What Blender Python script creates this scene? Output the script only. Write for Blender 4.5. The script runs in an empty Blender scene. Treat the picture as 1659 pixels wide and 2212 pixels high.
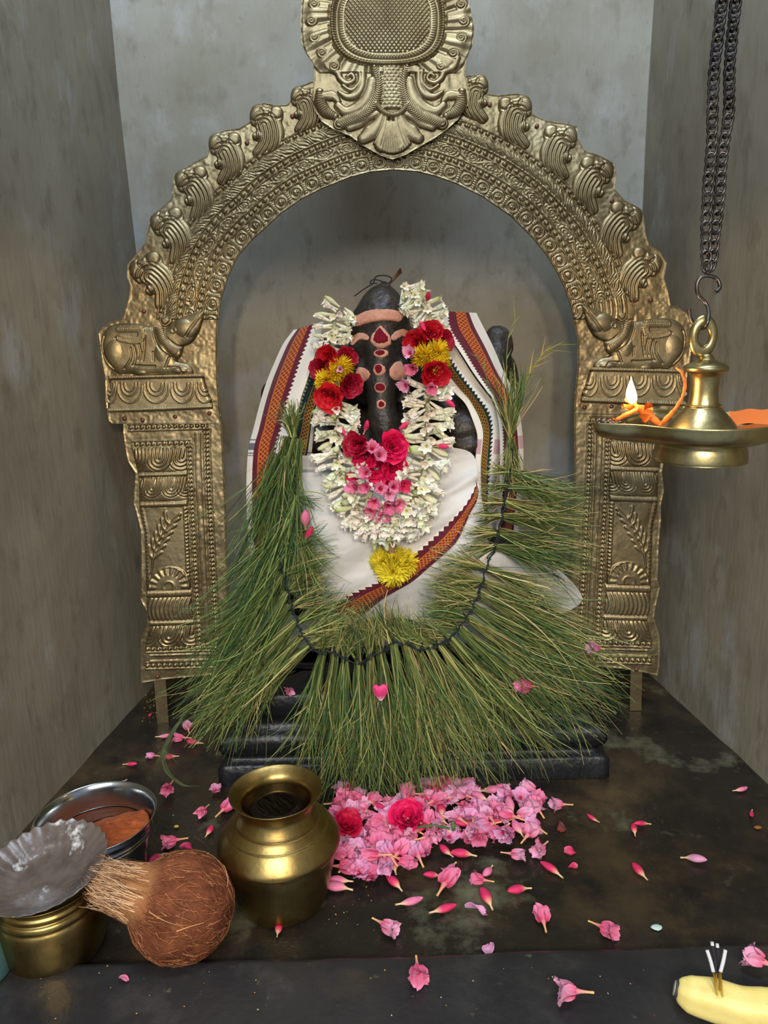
import bpy, math, random
import numpy as np
from mathutils import Vector, Matrix, Quaternion
from mathutils.bvhtree import BVHTree

SC = bpy.context.scene
COL = SC.collection
R = math.radians

# ------------------------------------------------------------------ camera
F = 1660.0; CX = 829.5; CY = 1106.0
CAMH = 0.66; TH = R(14.0); RO = R(1.5)
r0 = np.array([1.0, 0, 0]); f0 = np.array([0, math.cos(TH), -math.sin(TH)]); u0 = np.array([0, math.sin(TH), math.cos(TH)])
CR = r0*math.cos(RO) - u0*math.sin(RO)
CU = u0*math.cos(RO) + r0*math.sin(RO)
CF = f0
CC = np.array([0, 0, CAMH])
cam = bpy.data.cameras.new('camera')
cam.sensor_fit = 'HORIZONTAL'; cam.sensor_width = 36.0
cam.lens = F/1659.0*36.0
cam.clip_start = 0.02; cam.clip_end = 50
camo = bpy.data.objects.new('camera', cam); COL.objects.link(camo)
camo.matrix_world = Matrix(((CR[0], CU[0], -CF[0], CC[0]), (CR[1], CU[1], -CF[1], CC[1]), (CR[2], CU[2], -CF[2], CC[2]), (0, 0, 0, 1)))
SC.camera = camo

# ------------------------------------------------------------------ light
world = bpy.data.worlds.new('world'); SC.world = world; world.use_nodes = True
world.node_tree.nodes['Background'].inputs[0].default_value = (0.60, 0.70, 0.88, 1)
world.node_tree.nodes['Background'].inputs[1].default_value = 0.46
SC.view_settings.view_transform = 'Standard'; SC.view_settings.look = 'None'
SC.view_settings.exposure = 0.0; SC.view_settings.gamma = 1.0
try: SC.view_settings.use_curve_mapping = False
except Exception: pass

def area(name, loc, target, sx, sy, power, color):
    l = bpy.data.lights.new(name, 'AREA'); l.shape = 'RECTANGLE'; l.size = sx; l.size_y = sy
    l.energy = power; l.color = color
    o = bpy.data.objects.new(name, l); COL.objects.link(o); o.location = loc
    o.rotation_euler = (Vector(target)-Vector(loc)).to_track_quat('-Z', 'Y').to_euler()
    return o
def lamp(name, loc, power, color, rad):
    l = bpy.data.lights.new(name, 'POINT'); l.energy = power; l.color = color; l.shadow_soft_size = rad
    o = bpy.data.objects.new(name, l); COL.objects.link(o); o.location = loc
    return o
area('daylight_from_the_doorway', (-0.15, -1.3, 1.75), (0, 1.2, 0.35), 1.5, 1.0, 46, (0.80, 0.90, 1.0))
area('added_cool_fill_high_in_the_shrine', (0.1, 0.55, 2.25), (0, 1.0, 0), 1.0, 0.3, 19, (0.66, 0.80, 1.0))  # unseen cool area light, added to brighten the upper part of the niche
lamp('warm_bulb_in_front_of_the_shrine', (-0.12, -0.80, 1.10), 32, (1.0, 0.77, 0.50), 0.05)
lamp('second_warm_bulb_in_front_of_the_shrine', (0.22, -0.80, 1.12), 32, (1.0, 0.77, 0.50), 0.05)

# ------------------------------------------------------------------ helpers
def ray(px, py):
    px = np.asarray(px, float); py = np.asarray(py, float)
    a = ((px-CX)/F)[..., None]; b = ((py-CY)/F)[..., None]
    return CF + a*CR - b*CU
def W(px, py, Y):                       # point of the vertical plane y=Y seen at a pixel
    d = ray(px, py); Y = np.asarray(Y, float)
    t = Y/d[..., 1]
    return CC + d*t[..., None]
def G(px, py, z=0.0):                   # point of the level plane z seen at a pixel
    d = ray(px, py); t = (z-CAMH)/d[..., 2]
    return CC + d*t[..., None]
def mpp(Y, py=1106):                    # metres per pixel at depth Y
    d = ray(829, py); return float(Y/d[1]/F)
def lin(r, g=None, b=None):
    if g is None: r, g, b = r
    f = lambda v: (v/255)/12.92 if v/255 <= 0.04045 else ((v/255+0.055)/1.055)**2.4
    return (f(r), f(g), f(b))
LA = lambda *c: np.array(lin(*c))

def _hash(ix, iy, iz, seed):
    n = (ix.astype(np.int64)*73856093) ^ (iy.astype(np.int64)*19349663) ^ (iz.astype(np.int64)*83492791) ^ (seed*1013904223)
    n = (n ^ (n >> 13))*1274126177 & 0x7fffffff
    n = (n ^ (n >> 16))*668265263 & 0x7fffffff
    return (n & 0xffff)/65535.0
def vnoise(x, y, z=0, seed=1):
    x, y, z = np.broadcast_arrays(np.asarray(x, float), np.asarray(y, float), np.asarray(z, float))
    ix, iy, iz = np.floor(x), np.floor(y), np.floor(z)
    fx, fy, fz = x-ix, y-iy, z-iz
    fx, fy, fz = [t*t*(3-2*t) for t in (fx, fy, fz)]
    o = 0
    for a in (0, 1):
        for b in (0, 1):
            for c in (0, 1):
                o = o + _hash(ix+a, iy+b, iz+c, seed)*(fx if a else 1-fx)*(fy if b else 1-fy)*(fz if c else 1-fz)
    return o*2-1
def fnoise(x, y, z=0, oct=3, seed=1):
    o = 0; a = 1
    for k in range(oct):
        o = o + a*vnoise(x*2**k, y*2**k, z*2**k if np.ndim(z) or z else 0, seed+k); a *= 0.5
    return o/1.75
def sstep(a, b, x):
    t = np.clip((x-a)/(b-a), 0, 1); return t*t*(3-2*t)

def tag(o, label=None, cat=None, group=None, kind=None):
    if label: o['label'] = label
    if cat: o['category'] = cat
    if group: o['group'] = group
    if kind: o['kind'] = kind
    return o
def empty(name, loc, label, cat, group=None):
    o = bpy.data.objects.new(name, None); o.empty_display_size = 0.02
    COL.objects.link(o); o.location = tuple(float(v) for v in loc); tag(o, label, cat, group); return o
def wloc(o):
    l = np.array(o.location)
    while o.parent is not None: o = o.parent; l = l + np.array(o.location)
    return l
def raw_mesh(name, V, Fc, smooth=True, cols=None):
    me = bpy.data.meshes.new(name)
    V = np.ascontiguousarray(V, dtype=np.float32)
    if isinstance(Fc, np.ndarray):
        k = Fc.shape[1]; nf = len(Fc)
        me.vertices.add(len(V)); me.vertices.foreach_set('co', V.ravel())
        me.loops.add(nf*k); me.loops.foreach_set('vertex_index', np.ascontiguousarray(Fc, dtype=np.int32).ravel())
        me.polygons.add(nf)
        me.polygons.foreach_set('loop_start', np.arange(0, nf*k, k, dtype=np.int32))
        me.update(calc_edges=True)
    else:
        me.from_pydata(V.tolist(), [], [tuple(int(i) for i in f) for f in Fc])
    if cols is not None:
        c = np.ones((len(V), 4), np.float32); c[:, :3] = cols
        at = me.color_attributes.new('Col', 'FLOAT_COLOR', 'POINT'); at.data.foreach_set('color', c.ravel())
    me.polygons.foreach_set('use_smooth', np.full(len(me.polygons), bool(smooth)))
    me.validate(); me.update()
    return me
def mk(name, V, Fc, mat, parent=None, smooth=True, cols=None, org=None):
    """V in world coordinates; the object sits at org, or at its base when top-level"""
    V = np.asarray(V, float)
    if parent is not None: base = wloc(parent)
    else: base = np.array([0.0, 0, 0])
    if org is None:
        org = base if parent is not None else np.array([(V[:, 0].min()+V[:, 0].max())/2, (V[:, 1].min()+V[:, 1].max())/2, V[:, 2].min()])
    org = np.asarray(org, float)
    me = raw_mesh(name, V-org, Fc, smooth, cols)
    me.materials.append(mat)
    o = bpy.data.objects.new(name, me); COL.objects.link(o)
    if parent is not None: o.parent = parent
    o.location = tuple(org-base)
    return o
class MB:
    def __init__(s): s.V = []; s.F = []; s.C = []; s.n = 0
    def add(s, V, Fc, col=None):
        V = np.asarray(V, float); s.V.append(V); s.F += [tuple(int(i)+s.n for i in f) for f in Fc]; s.n += len(V)
        if col is None: col = (0.5, 0.5, 0.5)
        col = np.asarray(col, float)
        if col.ndim == 1: col = np.tile(col, (len(V), 1))
        s.C.append(col)
    def data(s): return np.concatenate(s.V), s.F, np.concatenate(s.C)
    def build(s, name, mat, parent=None, org=None, smooth=True):
        V, Fc, C = s.data(); return mk(name, V, Fc, mat, parent, smooth, C, org)
def gridf(nu, nv, wrap=False, off=0):
    f = []
    for i in range(nu-1):
        for j in range(nv if wrap else nv-1):
            j2 = (j+1) % nv
            f.append((off+i*nv+j, off+(i+1)*nv+j, off+(i+1)*nv+j2, off+i*nv+j2))
    return f
def gridfa(nu, nv):
    i, j = np.meshgrid(np.arange(nu-1), np.arange(nv-1), indexing='ij'); a = (i*nv+j).ravel()
    return np.stack([a, a+nv, a+nv+1, a+1], 1)
def frame(d, up=(0, 0, 1)):
    d = np.array(d, float); d /= np.linalg.norm(d); up = np.array(up, float)
    if abs(d@up) > 0.97: up = np.array([1.0, 0, 0])
    x = np.cross(up, d); x /= np.linalg.norm(x); y = np.cross(d, x)
    return x, y, d
def tube(pts, rad, n=8, cap=True):
    pts = np.asarray(pts, float); m = len(pts); rad = np.broadcast_to(np.asarray(rad, float), (m,))
    V = []; prev = None
    for i in range(m):
        t = pts[min(i+1, m-1)]-pts[max(i-1, 0)]; t = t/(np.linalg.norm(t)+1e-12)
        if prev is None: x, y, _ = frame(t)
        else:
            x = prev-t*(prev@t); x /= np.linalg.norm(x)+1e-12; y = np.cross(t, x)
        prev = x
        a = np.arange(n)/n*2*math.pi
        V.append(pts[i]+rad[i]*(np.cos(a)[:, None]*x+np.sin(a)[:, None]*y))
    V = np.concatenate(V); f = gridf(m, n, True)
    if cap:
        f.append(tuple(range(n-1, -1, -1))); f.append(tuple((m-1)*n+k for k in range(n)))
    return V, f
def lathe(prof, c, n=64, axis=None):
    """prof: list of (r, z); revolve about the vertical through c"""
    a = np.arange(n)/n*2*math.pi; V = []
    for r, z in prof: V.append(np.stack([c[0]+r*np.cos(a), c[1]+r*np.sin(a), np.full(n, c[2]+z)], 1))
    return np.concatenate(V), gridf(len(prof), n, True)
def smoothprof(pts, k=6):
    """Catmull-Rom through profile points"""
    P = np.array(pts, float); out = []
    for i in range(len(P)-1):
        p0 = P[max(i-1, 0)]; p1 = P[i]; p2 = P[i+1]; p3 = P[min(i+2, len(P)-1)]
        for t in np.arange(k)/k:
            out.append(0.5*((2*p1)+(-p0+p2)*t+(2*p0-5*p1+4*p2-p3)*t*t+(-p0+3*p1-3*p2+p3)*t**3))
    out.append(P[-1]); return np.array(out)
def ellip(c, r, nu=12, nv=18):
    th = np.linspace(0.0, math.pi, nu); a = np.arange(nv)/nv*2*math.pi
    T, A = np.meshgrid(th, a, indexing='ij')
    V = np.stack([c[0]+r[0]*np.sin(T)*np.cos(A), c[1]+r[1]*np.sin(T)*np.sin(A), c[2]+r[2]*np.cos(T)], -1).reshape(-1, 3)
    return V, gridf(nu, nv, True)
def box(x0, x1, y0, y1, z0, z1):
    V = [(x, y, z) for z in (z0, z1) for y in (y0, y1) for x in (x0, x1)]
    return V, [(0, 2, 3, 1), (4, 5, 7, 6), (0, 1, 5, 4), (2, 6, 7, 3), (0, 4, 6, 2), (1, 3, 7, 5)]

# ------------------------------------------------------------------ materials
def mat(name, col=None, rough=0.5, metal=0.0, vcol=False, bump=None, noise=None, spec=0.5, sss=0, sheen=0, coat=0, trans=0, emis=None):
    """noise: (scale, colour2, lo, hi, (stretch)) ; bump: (scale, distance m, detail)"""
    m = bpy.data.materials.new(name); m.use_nodes = True; nt = m.node_tree; N = nt.nodes; L = nt.links
    b = N['Principled BSDF']; b.inputs['Roughness'].default_value = rough; b.inputs['Metallic'].default_value = metal
    b.inputs['Specular IOR Level'].default_value = spec
    if coat: b.inputs['Coat Weight'].default_value = coat; b.inputs['Coat Roughness'].default_value = 0.12
    if sheen: b.inputs['Sheen Weight'].default_value = sheen
    if sss:
        b.inputs['Subsurface Weight'].default_value = sss; b.inputs['Subsurface Scale'].default_value = 0.003
    if trans: b.inputs['Transmission Weight'].default_value = trans
    if vcol:
        a = N.new('ShaderNodeAttribute'); a.attribute_name = 'Col'; src = a.outputs['Color']
    else:
        rgb = N.new('ShaderNodeRGB'); rgb.outputs[0].default_value = (*col, 1); src = rgb.outputs[0]
    tc = N.new('ShaderNodeTexCoord')
    if noise:
        for nz in (noise if isinstance(noise, list) else [noise]):
            sc, c2, lo, hi = nz[:4]; st = nz[4] if len(nz) > 4 else (1, 1, 1)
            mp = N.new('ShaderNodeMapping'); mp.inputs['Scale'].default_value = st
            L.new(tc.outputs['Object'], mp.inputs['Vector'])
            n = N.new('ShaderNodeTexNoise'); n.inputs['Scale'].default_value = sc; n.inputs['Detail'].default_value = 6
            n.inputs['Roughness'].default_value = 0.62
            if len(nz) > 5: mp.inputs['Location'].default_value = nz[5]
            L.new(mp.outputs[0], n.inputs['Vector'])
            mr = N.new('ShaderNodeMapRange'); mr.inputs['From Min'].default_value = lo; mr.inputs['From Max'].default_value = hi
            L.new(n.outputs['Fac'], mr.inputs['Value'])
            mx = N.new('ShaderNodeMix'); mx.data_type = 'RGBA'; L.new(mr.outputs[0], mx.inputs['Factor'])
            L.new(src, mx.inputs['A']); mx.inputs['B'].default_value = (*c2, 1); src = mx.outputs['Result']
    L.new(src, b.inputs['Base Color'])
    if bump:
        prev = None
        for bp in (bump if isinstance(bump, list) else [bump]):
            st = bp[3] if len(bp) > 3 else (1, 1, 1)
            mp = N.new('ShaderNodeMapping'); mp.inputs['Scale'].default_value = st
            L.new(tc.outputs['Object'], mp.inputs['Vector'])
            n = N.new('ShaderNodeTexNoise'); n.inputs['Scale'].default_value = bp[0]; n.inputs['Detail'].default_value = bp[2]
            L.new(mp.outputs[0], n.inputs['Vector'])
            bm = N.new('ShaderNodeBump'); bm.inputs['Distance'].default_value = bp[1]; bm.inputs['Strength'].default_value = 1.0
            L.new(n.outputs['Fac'], bm.inputs['Height'])
            if prev: L.new(prev.outputs[0], bm.inputs['Normal'])
            prev = bm
        L.new(prev.outputs[0], b.inputs['Normal'])
    if emis:
        b.inputs['Emission Color'].default_value = (*emis[0], 1); b.inputs['Emission Strength'].default_value = emis[1]
    return m
# ------------------------------------------------------------------ the setting
M = {}
M['plaster'] = mat('grey_lime_plaster', lin(164, 160, 146), 0.62, noise=[
    (2.2, lin(134, 126, 104), 0.44, 0.72, (1, 1, 0.9)),
    (9, lin(178, 177, 172), 0.54, 0.78, (1, 1, 0.8)), (28, lin(128, 122, 104), 0.54, 0.76, (1, 1, 0.7)),
    (70, lin(136, 130, 114), 0.56, 0.90, (1, 1, 0.22)),
    (3.2, lin(176, 182, 196), 0.58, 0.68, (1, 1, 0.7), (4, 1, 2)), (120, lin(90, 84, 74), 0.66, 0.80)],
    bump=[(5, 0.006, 3), (180, 0.0005, 4, (1, 1, 0.2))], spec=0.45)
M['plaster_side'] = mat('streaked_side_plaster', lin(146, 139, 120), 0.60, noise=[
    (2.4, lin(108, 98, 82), 0.42, 0.70, (1, 1, 0.6), (3, 0, 5)),
    (10, lin(162, 162, 158), 0.56, 0.78, (1, 1, 0.6)), (30, lin(112, 104, 88), 0.54, 0.76, (1, 1, 0.5)),
    (44, lin(112, 105, 92), 0.54, 0.90, (1, 1, 0.18)), (130, lin(84, 76, 66), 0.66, 0.80)],
    bump=[(5, 0.006, 3), (140, 0.0006, 4, (1, 1, 0.16))], spec=0.45)
M['floor'] = mat('wet_dark_stone_floor', lin(38, 34, 29), 0.26, noise=[
    (5, lin(76, 62, 42), 0.46, 0.70), (16, lin(24, 23, 23), 0.45, 0.70), (70, lin(66, 60, 46), 0.60, 0.78),
    (7, lin(104, 104, 82), 0.58, 0.72, (1, 1, 1), (2, 3, 0))], bump=[(25, 0.0025, 5), (300, 0.0004, 4)], spec=0.5)
M['kerb'] = mat('dark_stone_kerb', lin(46, 45, 45), 0.32, noise=[
    (18, lin(70, 68, 66), 0.55, 0.78), (60, lin(132, 124, 96), 0.64, 0.78), (9, lin(66, 56, 44), 0.56, 0.72, (1, 1, 1), (5, 5, 0)), (7, lin(34, 34, 37), 0.45, 0.66)],
    bump=[(30, 0.002, 5)], spec=0.5)
M['blackstone'] = mat('oiled_black_stone', lin(24, 25, 28), 0.38, noise=[(30, lin(52, 47, 40), 0.55, 0.80), (8, lin(20, 22, 27), 0.4, 0.7)],
    bump=[(14, 0.004, 3), (150, 0.0009, 4)], spec=0.5)

BY = 1.46
def wall_strip(name, pts_floor, ztop, matl, lean):
    """vertical plaster wall following floor points, gently uneven"""
    P = np.array(pts_floor, float); n = 60
    s = np.linspace(0, 1, n); xs = P[0][0]+(P[1][0]-P[0][0])*s; ys = P[0][1]+(P[1][1]-P[0][1])*s
    z = np.linspace(-0.12, ztop, 90)
    X, Z = np.meshgrid(xs, z, indexing='ij'); Y, _ = np.meshgrid(ys, z, indexing='ij')
    d = np.array([P[1][1]-P[0][1], -(P[1][0]-P[0][0])]); d /= np.linalg.norm(d)
    wv = 0.004*vnoise(X*3+Y*3, Z*2.2, 0, 7)+lean*Z
    V = np.stack([X+d[0]*wv, Y+d[1]*wv, Z], -1).reshape(-1, 3)
    o = mk(name, V, gridfa(n, 90), matl, org=(P[:, 0].mean(), P[:, 1].mean(), 0)); tag(o, kind='structure')
    return o
# floor corners measured along the wall feet
cl = W(388, 1420, BY); cr = W(1338, 1404, BY)
lf = G(0, 1850); rf = G(1659, 1690)
def ext(a, b, Y):
    t = (Y-a[1])/(b[1]-a[1]); return (a[0]+(b[0]-a[0])*t, Y)
LB = (cl[0], BY); RB = (cr[0], BY)
LF = ext(cl, lf, 0.25); RF = ext(cr, rf, 0.25)
# upper corner lines of the niche lean a little, as in the photograph
tl = W(236, 0, BY); tr = W(1413, 0, BY)
def side_wall(name, B, Tx, Fp, matl):
    ny, nz = 120, 120
    t = np.linspace(0, 1, ny); z = np.linspace(-0.12, 1.9, nz)
    T, Z = np.meshgrid(t, z, indexing='ij')
    lean = (Tx-B[0])/tl[2]
    X = B[0]+(Fp[0]-B[0])*T + lean*Z*(1-T*0.6); Y = BY+(Fp[1]-BY)*T
    X = X+0.004*vnoise(Y*5, Z*3, 0, 5)+0.0016*vnoise(Y*17, Z*9, 0, 6)
    V = np.stack([X, Y, Z], -1).reshape(-1, 3)
    o = mk(name, V, gridfa(ny, nz), matl, org=(B[0], BY, 0)); tag(o, kind='structure')
side_wall('wall_left', LB, tl[0], LF, M['plaster_side'])
side_wall('wall_right', RB, tr[0], RF, M['plaster_side'])
x = np.linspace(LB[0]-0.12, RB[0]+0.12, 130); z = np.linspace(-0.12, 1.9, 130)
X, Z = np.meshgrid(x, z, indexing='ij')
Y = BY+0.005*vnoise(X*4, Z*3, 0, 3)+0.001*vnoise(X*20, Z*20, 0, 4)
o = mk('wall_back', np.stack([X, Y, Z], -1).reshape(-1, 3), gridfa(130, 130), M['plaster'], org=(0, BY, 0)); tag(o, kind='structure')
# floor of the niche: a shallow wet basin behind a kerb
ke = G(500, 2072, 0.016); KY = float(ke[1])
x = np.linspace(-0.75, 0.85, 300); y = np.linspace(KY-0.012, BY+0.02, 200)
X, Y = np.meshgrid(x, y, indexing='ij')
Z = 0.0012*vnoise(X*9, Y*9, 0, 11)+0.0006*vnoise(X*40, Y*40, 0, 12)-0.0006
Z += 0.004*sstep(0.05, 0.0, Y-(KY-0.012))
o = mk('floor', np.stack([X, Y, Z], -1).reshape(-1, 3), gridfa(300, 200), M['floor'], org=(0, 1, 0)); tag(o, kind='structure')
# kerb with a rounded edge
pr = [(KY+0.012, -0.004), (KY+0.008, 0.004), (KY+0.004, 0.010), (KY, 0.0145), (KY-0.006, 0.016), (KY-0.02, 0.0163)] + [(KY-0.04-0.02*k, 0.0165) for k in range(18)]
x = np.linspace(-0.75, 0.85, 400)
V = []
for (yy, zz) in pr:
    V.append(np.stack([x, yy+0.0022*vnoise(x*14, yy*8+0*x, 0, 21)+x*0.004, zz+0.0009*vnoise(x*18, yy*30+0*x, 0, 22)], 1))
o = mk('trim_kerb', np.concatenate(V), gridfa(len(pr), 400), M['kerb'], org=(0, KY, 0)); tag(o, kind='structure')
# lintel over the mouth of the niche (out of frame, it cuts the lamplight)
V, f = box(-1.2, 1.2, 0.16, 0.26, 0.945, 1.28)
o = mk('trim_lintel', V, f, M['plaster'], smooth=False); tag(o, kind='structure')
o = mk('ceiling', *box(-1.3, 1.3, -0.4, 1.7, 2.5, 2.54), M['plaster'], smooth=False); tag(o, kind='structure')
# ------------------------------------------------------------------ the brass arch
M['archbrass'] = mat('aged_embossed_brass', lin(158, 142, 106), 0.40, 0.94, noise=[(24, lin(136, 118, 88), 0.42, 0.70), (9, lin(176, 162, 128), 0.52, 0.74), (140, lin(120, 92, 62), 0.58, 0.80)],
    bump=[(90, 0.0006, 4)])
M['rivet'] = mat('dull_copper_rivet', lin(130, 84, 74), 0.5, 0.8)
AY = 1.19; LEAN = R(5.5)
AN = np.array([0, -math.cos(LEAN), math.sin(LEAN)]); AP = np.array([0, AY, 0.0])
def AW(px, py, h=0.0):
    d = ray(px, py); t = ((AP-CC)@AN)/(d@AN)
    return CC + d*t[..., None] + np.asarray(h, float)[..., None]*AN

def polydist(X, Y, P):
    """signed distance (inside positive) to a closed polygon and the nearest point"""
    P = np.asarray(P, float); Q = np.roll(P, -1, 0)
    x = X.ravel(); y = Y.ravel(); best = np.full(x.shape, 1e18); bx = x.copy(); by = y.copy(); ins = np.zeros(x.shape, bool)
    for (ax, ay), (qx, qy) in zip(P, Q):
        dx, dy = qx-ax, qy-ay; L2 = dx*dx+dy*dy+1e-12
        t = np.clip(((x-ax)*dx+(y-ay)*dy)/L2, 0, 1); nx = ax+t*dx; ny = ay+t*dy
        d = (x-nx)**2+(y-ny)**2; m = d < best
        best[m] = d[m]; bx[m] = nx[m]; by[m] = ny[m]
        c = ((ay > y) != (qy > y)); c &= x < (qx-ax)*(y-ay)/((qy-ay) if qy != ay else 1e-9)+ax
        ins ^= c
    s = np.sqrt(best); s[~ins] *= -1
    return s.reshape(X.shape), bx.reshape(X.shape), by.reshape(X.shape)
def relief(name, poly, hfun, step, parent, matl, thick=0.0015, base=0.0):
    """embossed sheet: height hfun(px, py, sd) over the outline, skirted at its edge"""
    P = np.array(poly, float); x0, y0 = P.min(0)-step*1.5; x1, y1 = P.max(0)+step*1.5
    xs = np.arange(x0, x1+step, step); ys = np.arange(y0, y1+step, step)
    X, Y = np.meshgrid(xs, ys, indexing='ij')
    sd, bx, by = polydist(X, Y, P)
    F_ = gridfa(len(xs), len(ys)); ins = (sd > 0).ravel()
    keep = ins[F_].any(1) & (sd.ravel()[F_].min(1) > -step*1.45)
    F_ = F_[keep]
    Xs = np.where(sd > 0, X, bx); Ys = np.where(sd > 0, Y, by); sd = np.maximum(sd, 0)
    H = hfun(Xs, Ys, sd)*0.85+base
    V = AW(Xs, Ys, H).reshape(-1, 3)
    used = np.unique(F_); remap = -np.ones(len(V), int); remap[used] = np.arange(len(used)); V = V[used]; F_ = remap[F_]
    F_ = F_[:, ::-1]
    # skirt
    E = np.concatenate([F_[:, [0, 1]], F_[:, [1, 2]], F_[:, [2, 3]], F_[:, [3, 0]]])
    key = np.sort(E, 1); k = key[:, 0]*(len(V)+1)+key[:, 1]
    _, idx, cnt = np.unique(k, return_index=True, return_counts=True)
    B = E[idx[cnt == 1]]; bv = np.unique(B); m2 = -np.ones(len(V), int); m2[bv] = np.arange(len(bv))+len(V)
    # the skirt drops to the back plane of the sheet
    hv = (V[bv]-AP)@AN
    V2 = V[bv]-AN*(hv-(base-thick))[:, None]
    SK = np.stack([B[:, 1], B[:, 0], m2[B[:, 0]], m2[B[:, 1]]], 1)
    return mk(name, np.concatenate([V, V2]), np.concatenate([F_, SK]), matl, parent)
def segd(X, Y, pts):
    """distance, arclength and side to a polyline"""
    P = np.array(pts, float); best = np.full(X.shape, 1e18); S = np.zeros(X.shape); sg = np.zeros(X.shape); acc = 0
    for i in range(len(P)-1):
        dx, dy = P[i+1]-P[i]; L_ = math.hypot(dx, dy)+1e-9
        t = np.clip(((X-P[i][0])*dx+(Y-P[i][1])*dy)/L_**2, 0, 1)
        ex = X-P[i][0]-t*dx; ey = Y-P[i][1]-t*dy; d = ex*ex+ey*ey; m = d < best
        best[m] = d[m]; S[m] = (acc+t*L_)[m]; sg[m] = np.sign(dx*ey-dy*ex)[m]; acc += L_
    return np.sqrt(best), S, sg, acc
def crv(pts, k=6): return smoothprof(pts, k)
def stroke(X, Y, H, pts, r, h, rib=0, amp=0.0, skew=0.0, groove=False, rr=None):
    """raise (or cut) a tapered rounded stroke into the height map H (metres), pixel coordinates"""
    P = crv(pts); R2 = np.interp(np.linspace(0, 1, len(P)), np.linspace(0, 1, len(r)), r) if np.ndim(r) else np.full(len(P), r)
    rm = float(R2.max())+1
    m = (X > P[:, 0].min()-rm) & (X < P[:, 0].max()+rm) & (Y > P[:, 1].min()-rm) & (Y < P[:, 1].max()+rm)
    if not m.any(): return
    x = X[m]; y = Y[m]; d, s, sg, L_ = segd(x, y, P)
    rad = np.interp(s/L_, np.linspace(0, 1, len(P)), R2)
    q = np.clip(1-(d/np.maximum(rad, 0.3))**2, 0, 1); g = h*np.sqrt(q)
    if rib: g = g+amp*np.sin((s+skew*d)*2*math.pi/rib)*np.minimum(1, q*2.5)
    if groove: H[m] = H[m]-np.abs(g)
    else:
        v = H[m]; b = rr if rr is not None else 0.0
        H[m] = np.where(q > 0, np.maximum(v, b+g), v)
def blob(X, Y, H, cx, cy, rx, ry, h, rot=0.0, b=0.0):
    ca, sa = math.cos(rot), math.sin(rot); u = ((X-cx)*ca+(Y-cy)*sa)/rx; v = (-(X-cx)*sa+(Y-cy)*ca)/ry
    q = np.clip(1-u*u-v*v, 0, 1); np.maximum(H, np.where(q > 0, b+h*np.sqrt(q), -9), out=H)
def dents(X, Y, a=0.0007): return a*vnoise(X/16, Y/16, 0, 31)+a*0.5*vnoise(X/6, Y/6, 0, 32)

ARCH = empty('brass_arch', (0, AY, 0), 'tall embossed brass arch standing behind the dark idol', 'arch')
INL = [(497, 1452), (492, 1250), (487, 1080), (479, 920), (472, 830), (470, 760), (471, 700), (478, 650), (494, 597), (517, 551), (546, 518), (570, 497), (606, 463), (650, 432), (693, 410), (757, 384), (800, 373), (850, 368)]
INR = [(850, 368), (900, 372), (944, 383), (985, 398), (1040, 425), (1102, 467), (1150, 515), (1180, 552), (1204, 592), (1220, 625), (1235, 673), (1246, 731), (1247, 792), (1240, 857), (1239, 892), (1242, 922), (1241, 987), (1239, 1120), (1236, 1178), (1233, 1258), (1228, 1440)]
OUTL = [(675, 177), (649, 187), (635, 207), (622, 227), (598, 229), (570, 223), (546, 239), (538, 266), (518, 278), (486, 282), (458, 294), (453, 318), (447, 338), (423, 350), (403, 362), (377, 378), (373, 406), (371, 430), (355, 445), (327, 469), (321, 497), (315, 525), (295, 549), (277, 573), (275, 597), (283, 617), (280, 644), (268, 686), (245, 695), (225, 705), (214, 720), (218, 748), (222, 779), (228, 809), (230, 868), (236, 909), (243, 915)]
OUTR = [(1005, 165), (1027, 163), (1045, 179), (1051, 203), (1075, 207), (1118, 203), (1142, 211), (1148, 247), (1178, 261), (1218, 267), (1246, 274), (1248, 302), (1262, 326), (1297, 338), (1325, 354), (1331, 382), (1327, 410), (1349, 434), (1385, 453), (1391, 477), (1393, 505), (1401, 529), (1425, 545), (1439, 569), (1433, 601), (1441, 628), (1447, 660), (1465, 665), (1482, 677), (1494, 700), (1497, 730), (1490, 770), (1484, 800), (1480, 850), (1478, 893), (1470, 900)]
LLEG = [(266, 912), (266, 933), (272, 976), (277, 998), (293, 1022), (290, 1063), (289, 1090), (295, 1108), (304, 1145), (306, 1210), (306, 1275), (303, 1295), (316, 1319), (318, 1345), (304, 1379), (303, 1427), (305, 1476), (352, 1468), (439, 1460), (497, 1452), (492, 1250), (487, 1080), (479, 912)]
RLEG = [(1453, 900), (1455, 930), (1448, 965), (1435, 992), (1430, 1018), (1435, 1059), (1428, 1091), (1428, 1123), (1423, 1178), (1421, 1254), (1426, 1269), (1417, 1308), (1413, 1334), (1425, 1373), (1426, 1395), (1425, 1438), (1421, 1460), (1391, 1453), (1341, 1444), (1228, 1436), (1233, 1258), (1236, 1178), (1239, 1120), (1241, 987), (1240, 885)]

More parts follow.
